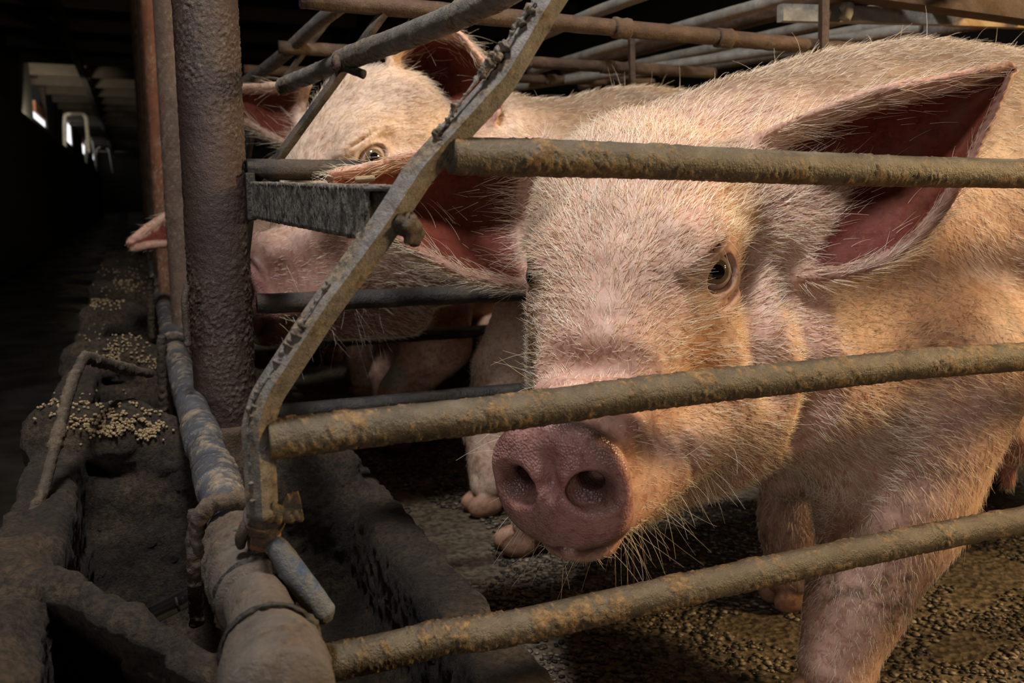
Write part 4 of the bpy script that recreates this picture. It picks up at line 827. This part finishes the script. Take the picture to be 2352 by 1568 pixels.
def trace(S, x, y, d0, d1):
    r_ = ray(x, y); t = d0
    for _ in range(80):
        v = float(S.eval(np.array([CAM+r_*t], np.float32), 0.3)[0])
        if v < 0.0004 or t > d1: break
        t += min(v, 0.05)*0.8
    return CAM+r_*t
def sow_extra(S, H):
    # neck crest, throat, brisket between the forelegs, folds of skin behind the cheek
    S.cone((0.60, 0.985, 0.58), (0.85, 0.975, 0.60), 0.150, 0.205, 0.06)
    S.ell(H(-0.33, 0.05, -0.085), (0.085, 0.085, 0.085), None, 0.05)
    S.cone(H(-0.32, 0.10, 0.0), (0.80, 0.86, 0.40), 0.085, 0.13, 0.05)
    S.ell(onY(1855, 1040, 0.96), (0.10, 0.06, 0.065), None, 0.03)
    def groove(px, r, k, sub):
        P = [trace(S, x, y, 0.7, 1.4)+ray(x, y)*sub for x, y in px]; S.chain(P, [r]*len(P), k, 's')
    groove([(1742, 590), (1738, 680), (1746, 760), (1762, 830), (1785, 900)], 0.011, 0.028, 0.001)
    groove([(1822, 610), (1850, 690), (1876, 770), (1890, 850), (1885, 930), (1850, 1000)], 0.012, 0.03, 0.001)
    groove([(1560, 1000), (1590, 1040), (1600, 1090)], 0.004, 0.014, -0.001)
lf1 = ([(0.905, 0.815, 0.42), (0.850, 0.80, 0.24), (0.790, 0.785, 0.135), (0.757, 0.777, 0.06)], [0.128, 0.086, 0.056, 0.045], (0.742, 0.773, 0))
rf1 = ([(0.95, 1.09, 0.42), (0.925, 1.05, 0.25), (0.908, 1.035, 0.13), (0.90, 1.03, 0.055)], [0.11, 0.07, 0.05, 0.042], (0.905, 1.03, 0))
def near_cam(c): return 0.35+0.65*sstep(1.7, 1.2, c[:, 0])
sow = pig('pig', 'large pale pink pig behind the near bars, wet snout just below the middle bar', R1, T1, 1.0, (0.93, 0.965), (-1, 0.0, 0), None,
          [earL, earR], 0.0034 if not QUICK else 0.006, gaze=CAM, hair=0 if QUICK == 1 else 105000, leg_over={0: lf1, 1: rf1}, hair_w=near_cam, extra=sow_extra)

# ------------------------------------------------------------------ the other pigs
R2 = head_frame((-0.90, -0.37, -0.26), 0.10)
e2 = onY(866, 357, 1.47); EYE2 = np.array([-0.232, 0.100, 0.130]); T2 = e2-R2@EYE2*1.12
earL2 = px_grid([[(905, 175, 1.55), (925, 215, 1.60), (945, 250, 1.61), (965, 290, 1.59), (990, 335, 1.55)],
                 [(908, 115, 1.53), (960, 165, 1.61), (985, 210, 1.63), (1010, 260, 1.61), (1030, 335, 1.53)],
                 [(965, 72, 1.52), (1010, 120, 1.60), (1035, 170, 1.63), (1060, 230, 1.60), (1080, 318, 1.53)],
                 [(1050, 80, 1.52), (1075, 125, 1.56), (1090, 170, 1.58), (1105, 225, 1.56), (1118, 292, 1.54)],
                 [(1125, 170, 1.53), (1132, 195, 1.54), (1138, 215, 1.545), (1140, 240, 1.54), (1138, 262, 1.53)]])
earR2 = px_grid([[(705, 196, 1.72), (695, 230, 1.74), (690, 270, 1.745), (692, 310, 1.73), (700, 350, 1.70)],
                 [(620, 200, 1.68), (622, 230, 1.71), (624, 260, 1.72), (628, 290, 1.70), (634, 318, 1.67)],
                 [(550, 203, 1.65), (552, 222, 1.67), (555, 240, 1.67), (558, 260, 1.66), (562, 278, 1.64)],
                 [(490, 215, 1.63), (492, 225, 1.64), (494, 234, 1.64), (496, 243, 1.635), (500, 252, 1.63)],
                 [(450, 232, 1.62), (451, 235, 1.62), (452, 238, 1.62), (453, 241, 1.62), (454, 245, 1.62)]])
w2 = lambda c: 0.25+0.75*sstep(1.3, 0.9, c[:, 0])
lA = ([(0.80, 1.40, 0.42), (0.76, 1.39, 0.25), (0.68, 1.385, 0.12), (0.625, 1.38, 0.055)], [0.10, 0.065, 0.045, 0.04], (0.605, 1.385, 0))
lB = ([(0.80, 1.70, 0.42), (0.70, 1.68, 0.27), (0.635, 1.63, 0.17), (0.625, 1.60, 0.06)], [0.10, 0.07, 0.047, 0.038], (0.62, 1.595, 0))
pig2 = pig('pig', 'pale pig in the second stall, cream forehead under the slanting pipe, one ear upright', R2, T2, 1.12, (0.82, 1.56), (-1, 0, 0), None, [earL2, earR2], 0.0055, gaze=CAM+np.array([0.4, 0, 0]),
           hair=45000, leg_over={0: lA, 1: lB}, hair_w=w2, skin=(0.68, 0.51, 0.39), muzzle_shade=(0.18, 0.075, 0.052))
def own_ears(R, T, s, droop=0.0):
    H = lambda f, l, u: T+R@np.array([f, l, u])*s; out = []
    for q in (1, -1):
        root = [(-0.29, 0.085, 0.20), (-0.32, 0.098, 0.20), (-0.345, 0.108, 0.185), (-0.365, 0.115, 0.165), (-0.37, 0.118, 0.14)]; rows = []
        for k, (t, wd) in enumerate(((0, 1.0), (0.25, 1.15), (0.5, 1.05), (0.75, 0.62), (1.0, 0.12))):
            c = np.array([-0.335+0.16*t, 0.105+0.20*t, 0.18+0.05*t-droop*t*t]); row = []
            for j, (f, l, u) in enumerate(root):
                p = np.array([f, l, u])-np.array([-0.335, 0.105, 0.18]); p = p*wd*1.15+np.array([0.0, 0.012*math.sin(j/4*math.pi)*wd, 0]); x = c+p; row.append(H(x[0], q*x[1], x[2]))
            rows.append(row)
        out.append(rows)
    return out
R3 = head_frame((-0.86, -0.30, -0.38), 0.0); T3 = np.array([0.125, 2.14, 0.36])
ears3 = own_ears(R3, T3, 0.95, 0.10)
ears3[0] = px_grid([[(470, 440, 2.16), (470, 460, 2.18), (472, 480, 2.18), (474, 505, 2.17), (478, 530, 2.15)], [(430, 470, 2.12), (432, 485, 2.14), (434, 500, 2.14), (436, 520, 2.13), (440, 542, 2.11)],
                    [(380, 500, 2.09), (381, 512, 2.10), (383, 524, 2.10), (385, 538, 2.09), (388, 555, 2.08)], [(335, 530, 2.07), (336, 538, 2.075), (337, 546, 2.075), (338, 554, 2.07), (340, 562, 2.06)], [(303, 556, 2.06), (303, 559, 2.06), (304, 562, 2.06), (305, 565, 2.06), (307, 569, 2.06)]])
pig3 = pig('pig', 'pig in the third stall feeding with its ear poking past the orange post', R3, T3, 0.95, (0.63, 2.20), (-1, 0, 0), [(0.585, 2.10, 0), (0.62, 2.33, 0), None, None], ears3, 0.008, ear_thick=(0.012, 0.009), hair=5000, detail=False, skin=(0.70, 0.46, 0.34), hair_w=w2, patch=onY(905, 862, 2.08))
def copy_pig(src, dx, dy, label):
    c = src.copy(); COL.objects.link(c); c.location = (dx, dy, 0); c['label'] = label; c['group'] = 'pigs far along the trough'
    for ch in src.children:
        k = ch.copy(); COL.objects.link(k); k.parent = c
    return c
copy_pig(pig3, 0.06, 0.62, 'pig in the fourth stall, a pink patch seen beside the thin posts'); copy_pig(pig3, 0.10, 1.25, 'pig in the fifth stall, furthest back along the trough')

# ------------------------------------------------------------------ pipework over the trough and small things
wp = empty('feed_pipe', (0.08, 0.6, 0.33)); tag(wp, 'dirty jointed feed pipe running over the trough from the bottom edge into the dark', 'pipe')
PZ = 0.345
ctr = [(640, 1620, .33), (622, 1500, .332), (590, 1390, .335), (560, 1290, .337), (520, 1170, .34), (484, 1060, .342), (446, 950, .345), (418, 860, .348), (400, 790, .35), (384, 730, .352), (368, 668, .354), (352, 610, .356), (343, 572, .358)]
CP = np.array([onZ(x, y, z_) for x, y, z_ in ctr]); cpd = [nrm(CP[min(i+1, len(CP)-1)]-CP[max(i-1, 0)]) for i in range(len(CP))]
CP = np.vstack([CP, [CP[-1][0]+0.01, 6.4, 0.36]])
def seg_pipe(name, i0, i1, r, m, seed, crust=0.0014, seg=40, n=80, **k):
    P = spline(CP, 400); d_ = np.linalg.norm(P[:, None]-CP[None, [int(i0), int(math.ceil(i0)), int(i1), int(math.ceil(i1))]], axis=2)
    def at(v): a, b = int(v), min(int(v)+1, len(CP)-1); return int(round((v)/(len(CP)-1)*399))
    q = P[at(i0):at(i1)+1]; return tube(name, q if len(q) > 2 else [P[at(i0)], P[at(i0)+2]], r, m, wp, n=n, seg=seg, crust=crust, seed=seed, under=0.3, top=0.25, **k)
seg_pipe('pipe_run', 3.0, 12.9, 0.0200, M_PIPE, 81, n=330, seg=48)
seg_pipe('pipe_run', 0.0, 3.2, 0.0225, M_WRAP, 82, n=120)
seg_pipe('elbow', 0.0, 1.0, [0.034, 0.034, 0.0335, 0.030], M_WRAP, 83, crust=0.002, n=50)
seg_pipe('hose_wrap', 2.1, 3.35, [0.0275, 0.0295, 0.030, 0.029, 0.026], M_WRAP, 84, crust=0.004, n=70)
for a, b, r in ((4.4, 4.75, 0.0225), (5.3, 5.7, 0.0222), (8.0, 8.6, 0.0228), (9.5, 9.9, 0.0228), (10.4, 11.0, 0.0232)): seg_pipe('coupling', a, b, r, M_PIPE, int(a*10), n=24)
PS = spline(CP, 400)
def ring(name, v, r, wire, parent, m=M_GRIME, tilt=(0, 0, 0.0), turns=1.0):
    i = int(round(v/(len(CP)-1)*399)); c = PS[i]; t = nrm(PS[i+1]-PS[i-1])+np.array(tilt); t = nrm(t); u = nrm(np.cross(t, (0, 0, 1.0))); w = np.cross(t, u); a = np.linspace(0, 2*math.pi*turns, 48)
    return tube(name, [c+(u*math.cos(x)+w*math.sin(x))*r+t*0.004*x/6 for x in a], wire, m, parent, n=110, seg=14, crust=0.0016, bumps=0.001, seed=int(v*7))
ring('groove_ring', 2.15, 0.0275, 0.0022, wp, M_DARK); ring('groove_ring', 2.6, 0.030, 0.0022, wp, M_WRAP); ring('groove_ring', 2.9, 0.0305, 0.0022, wp, M_WRAP); ring('groove_ring', 1.05, 0.0305, 0.0018, wp, M_DARK)
rel(wp)
tie1 = ring('tie_wire', 3.55, 0.031, 0.0062, None, M_GRIME, (0.25, 0, 0.15), 1.0); tag(tie1, 'thick twisted tie around the feed pipe beside the blue lever', 'wire')
tie2 = ring('tie_wire', 7.75, 0.0275, 0.0042, None, M_GRIME, (0.3, 0, 0.3), 1.0); tag(tie2, 'rusty tie wire around the feed pipe at the foot of the thick dark post', 'wire')
tube('loose_end', [onY(432, 795, 1.2), onY(424, 700, 1.2), onY(430, 655, 1.205)], 0.0042, M_GRIME, tie2, n=40, seg=12, crust=0.0016)
tie3 = ring('tie_wire', 9.95, 0.026, 0.004, None, M_GRIME, (0.2, 0, 0.2)); tag(tie3, 'tie wire around the feed pipe in front of the orange post', 'wire')
# valve with blue lever
vl = empty('shutoff_valve', D(610, 1240, 0.66)); tag(vl, 'small rusty valve with a worn blue lever on the feed pipe', 'valve')
tube('valve_body', [D(606, 1262, 0.67), D(606, 1215, 0.655), D(606, 1195, 0.648)], [0.0115, 0.0125, 0.0115], M_ORANGE, vl, n=14, seg=28, crust=0.001, seed=91)
tube('valve_cap', [D(606, 1200, 0.650), D(606, 1180, 0.643), D(606, 1176, 0.641)], [0.0145, 0.0145, 0.010], M_WRAP, vl, n=10, seg=28, crust=0.001, seed=92)
tube('tie_end', [D(590, 1190, 0.642), D(568, 1205, 0.640), D(554, 1235, 0.642), D(553, 1255, 0.648)], [0.005, 0.005, 0.0045, 0.003], M_GRIME, vl, n=24, seg=12, crust=0.001)
link('lever_arm', bar_mesh('lever_arm', [D(580, 1235, 0.640), D(600, 1240, 0.640), D(630, 1250, 0.642)], 0.010, 0.0035, (0, 0, 1), n=20), vl, [M_RUST])
LP = [D(622, 1246, 0.643), D(640, 1262, 0.643), D(675, 1315, 0.645), D(715, 1370, 0.648), D(745, 1410, 0.650), D(757, 1425, 0.651)]
lv = tube_mesh('lever_grip', LP, [0.0055, 0.0085, 0.0098, 0.0100, 0.0092, 0.0030], n=60, seg=28, crust=0.0008, seed=93, bumps=0.0004); lo = link('lever_grip', lv, vl, [M_BLUE]); lo['label'] = 'worn blue dipped grip'
rel(vl)
# rods hanging under the pipe
for i, (pts, r, l_) in enumerate(((((448, 1170, .80), (445, 1300, .80), (452, 1430, .82)), 0.0065, 'encrusted rod standing in the nearest trough basin left of the pipe'), (((372, 770, 1.50), (372, 860, 1.52), (378, 960, 1.55)), 0.008, 'dark rod standing in the second trough basin behind the pipe'), (((345, 640, 2.15), (346, 700, 2.18), (348, 775, 2.22)), 0.008, 'dark rod standing in the third trough basin'))):
    o = tube('drinker_rod', [D(*p) for p in pts], r, M_GRIME, None, n=60, seg=16, crust=0.0012, bumps=0.0022, seed=100+i, under=0.6, top=0.6); tag(o, l_, 'rod')
# bent reinforcing rod over the rim
o = tube('bent_rod', [D(78, 1178, .93), D(100, 1120, .95), D(130, 1010, .99), D(160, 900, 1.03), D(185, 835, 1.06), D(194, 822, 1.07), D(215, 825, 1.09), D(280, 845, 1.16), D(345, 858, 1.22)], 0.0062, M_GRIME, None, n=220, seg=16, crust=0.0022, bumps=0.0012, seed=111, under=0.5, top=0.5); tag(o, 'bent rusty reinforcing rod hooked up from the trough rim', 'rod')
me = o.data; V = np.empty(len(me.vertices)*3, np.float32); me.vertices.foreach_get('co', V)
# bright drinker tube deep in the basin
dr = empty('drinker_nipple', D(400, 1388, 1.0)); tag(dr, 'bright steel drinker tube lying deep in the nearest basin', 'drinker')
tube('tube', [D(352, 1412, 1.0), D(400, 1388, 1.0), D(455, 1358, 1.0)], 0.0105, M_CHROME, dr, n=12, seg=24, bumps=0); cv = [D(403, 1372, .985), D(406, 1385, .982), D(412, 1402, .985)]; tube('clip', cv, 0.0016, M_DARK, dr, n=12, seg=8, bumps=0); rel(dr)
# feed pellets
def surf_z(x, y):
    hit = bpy.data.objects
    return None
bm = bmesh.new(); bmesh.ops.create_cone(bm, cap_ends=True, segments=8, radius1=1, radius2=1, depth=2); bmesh.ops.bevel(bm, geom=[e for e in bm.edges if abs(e.verts[0].co.z-e.verts[1].co.z) < 0.1], offset=0.25, segments=1, affect='EDGES'); bmesh.ops.triangulate(bm, faces=bm.faces[:])
PV = np.array([v.co[:] for v in bm.verts]); PF = np.array([[v.index for v in f.verts] for f in bm.faces]); bm.free()
from mathutils.bvhtree import BVHTree
bvh = BVHTree.FromPolygons([tuple(v) for v in TV], [tuple(q) for q in TQ])
def pellet_heap(name, n, pxs, label, seed, size=0.0023, spread=18):
    g = np.random.default_rng(seed); Vs, Ts = [], []; i = 0; wts = np.array([p[2] for p in pxs], float); wts /= wts.sum()
    for _ in range(n):
        p = pxs[g.choice(len(pxs), p=wts)]; v = ray(p[0]+g.normal(0, p[3]), p[1]+g.normal(0, p[3]*0.45)); h_ = bvh.ray_cast(Vector(CAM), Vector(nrm(v)), 8.0)
        if h_[0] is None or h_[1].z < 0.25: continue
        L_ = size*g.uniform(1.0, 2.4); r = size*0.72; d = nrm(g.normal(0, 1, 3)*np.array([1, 1, 0.35])); u = nrm(np.cross(d, (0.1, 0.2, 1))); w = np.cross(d, u)
        Vs.append(np.array(h_[0])+np.array(h_[1])*(r*0.7+abs(g.normal(0, size*0.7)))+PV[:, :1]*u*r+PV[:, 1:2]*w*r+PV[:, 2:]*d*L_/2); Ts.append(PF+i*len(PV)); i += 1
    o = link(name, mesh_np(name, np.vstack(Vs), None, False, np.vstack(Ts)), None, [M_FEED]); tag(o, label, 'feed', None, 'stuff'); return o
pellet_heap('feed_pellets', 520, [(270, 965, 2, 55), (320, 990, 2, 30), (230, 985, 1, 40), (110, 930, .25, 25), (150, 925, .25, 40)], 'tan feed pellets heaped on the second trough partition', 1)
pellet_heap('feed_pellets', 420, [(290, 775, 2, 40), (330, 840, 3, 25), (270, 815, 2, 30), (310, 850, 2, 30)], 'tan feed pellets heaped on the third trough partition', 2)
pellet_heap('feed_pellets', 240, [(240, 690, 2, 25), (290, 650, 2, 30), (300, 640, 1, 40)], 'tan feed pellets on the far trough partitions', 3, 0.0033)
pm = mesh_np('feed_pellet', PV*np.array([0.0024, 0.0024, 0.0075]), None, False, PF); po = link('feed_pellet', pm, None, [M_FEED]); po.location = D(838, 411, 0.668); po.rotation_euler = (0.1, 1.5, 0.1); tag(po, 'single stray pellet lying on the angle iron bracket', 'pellet')
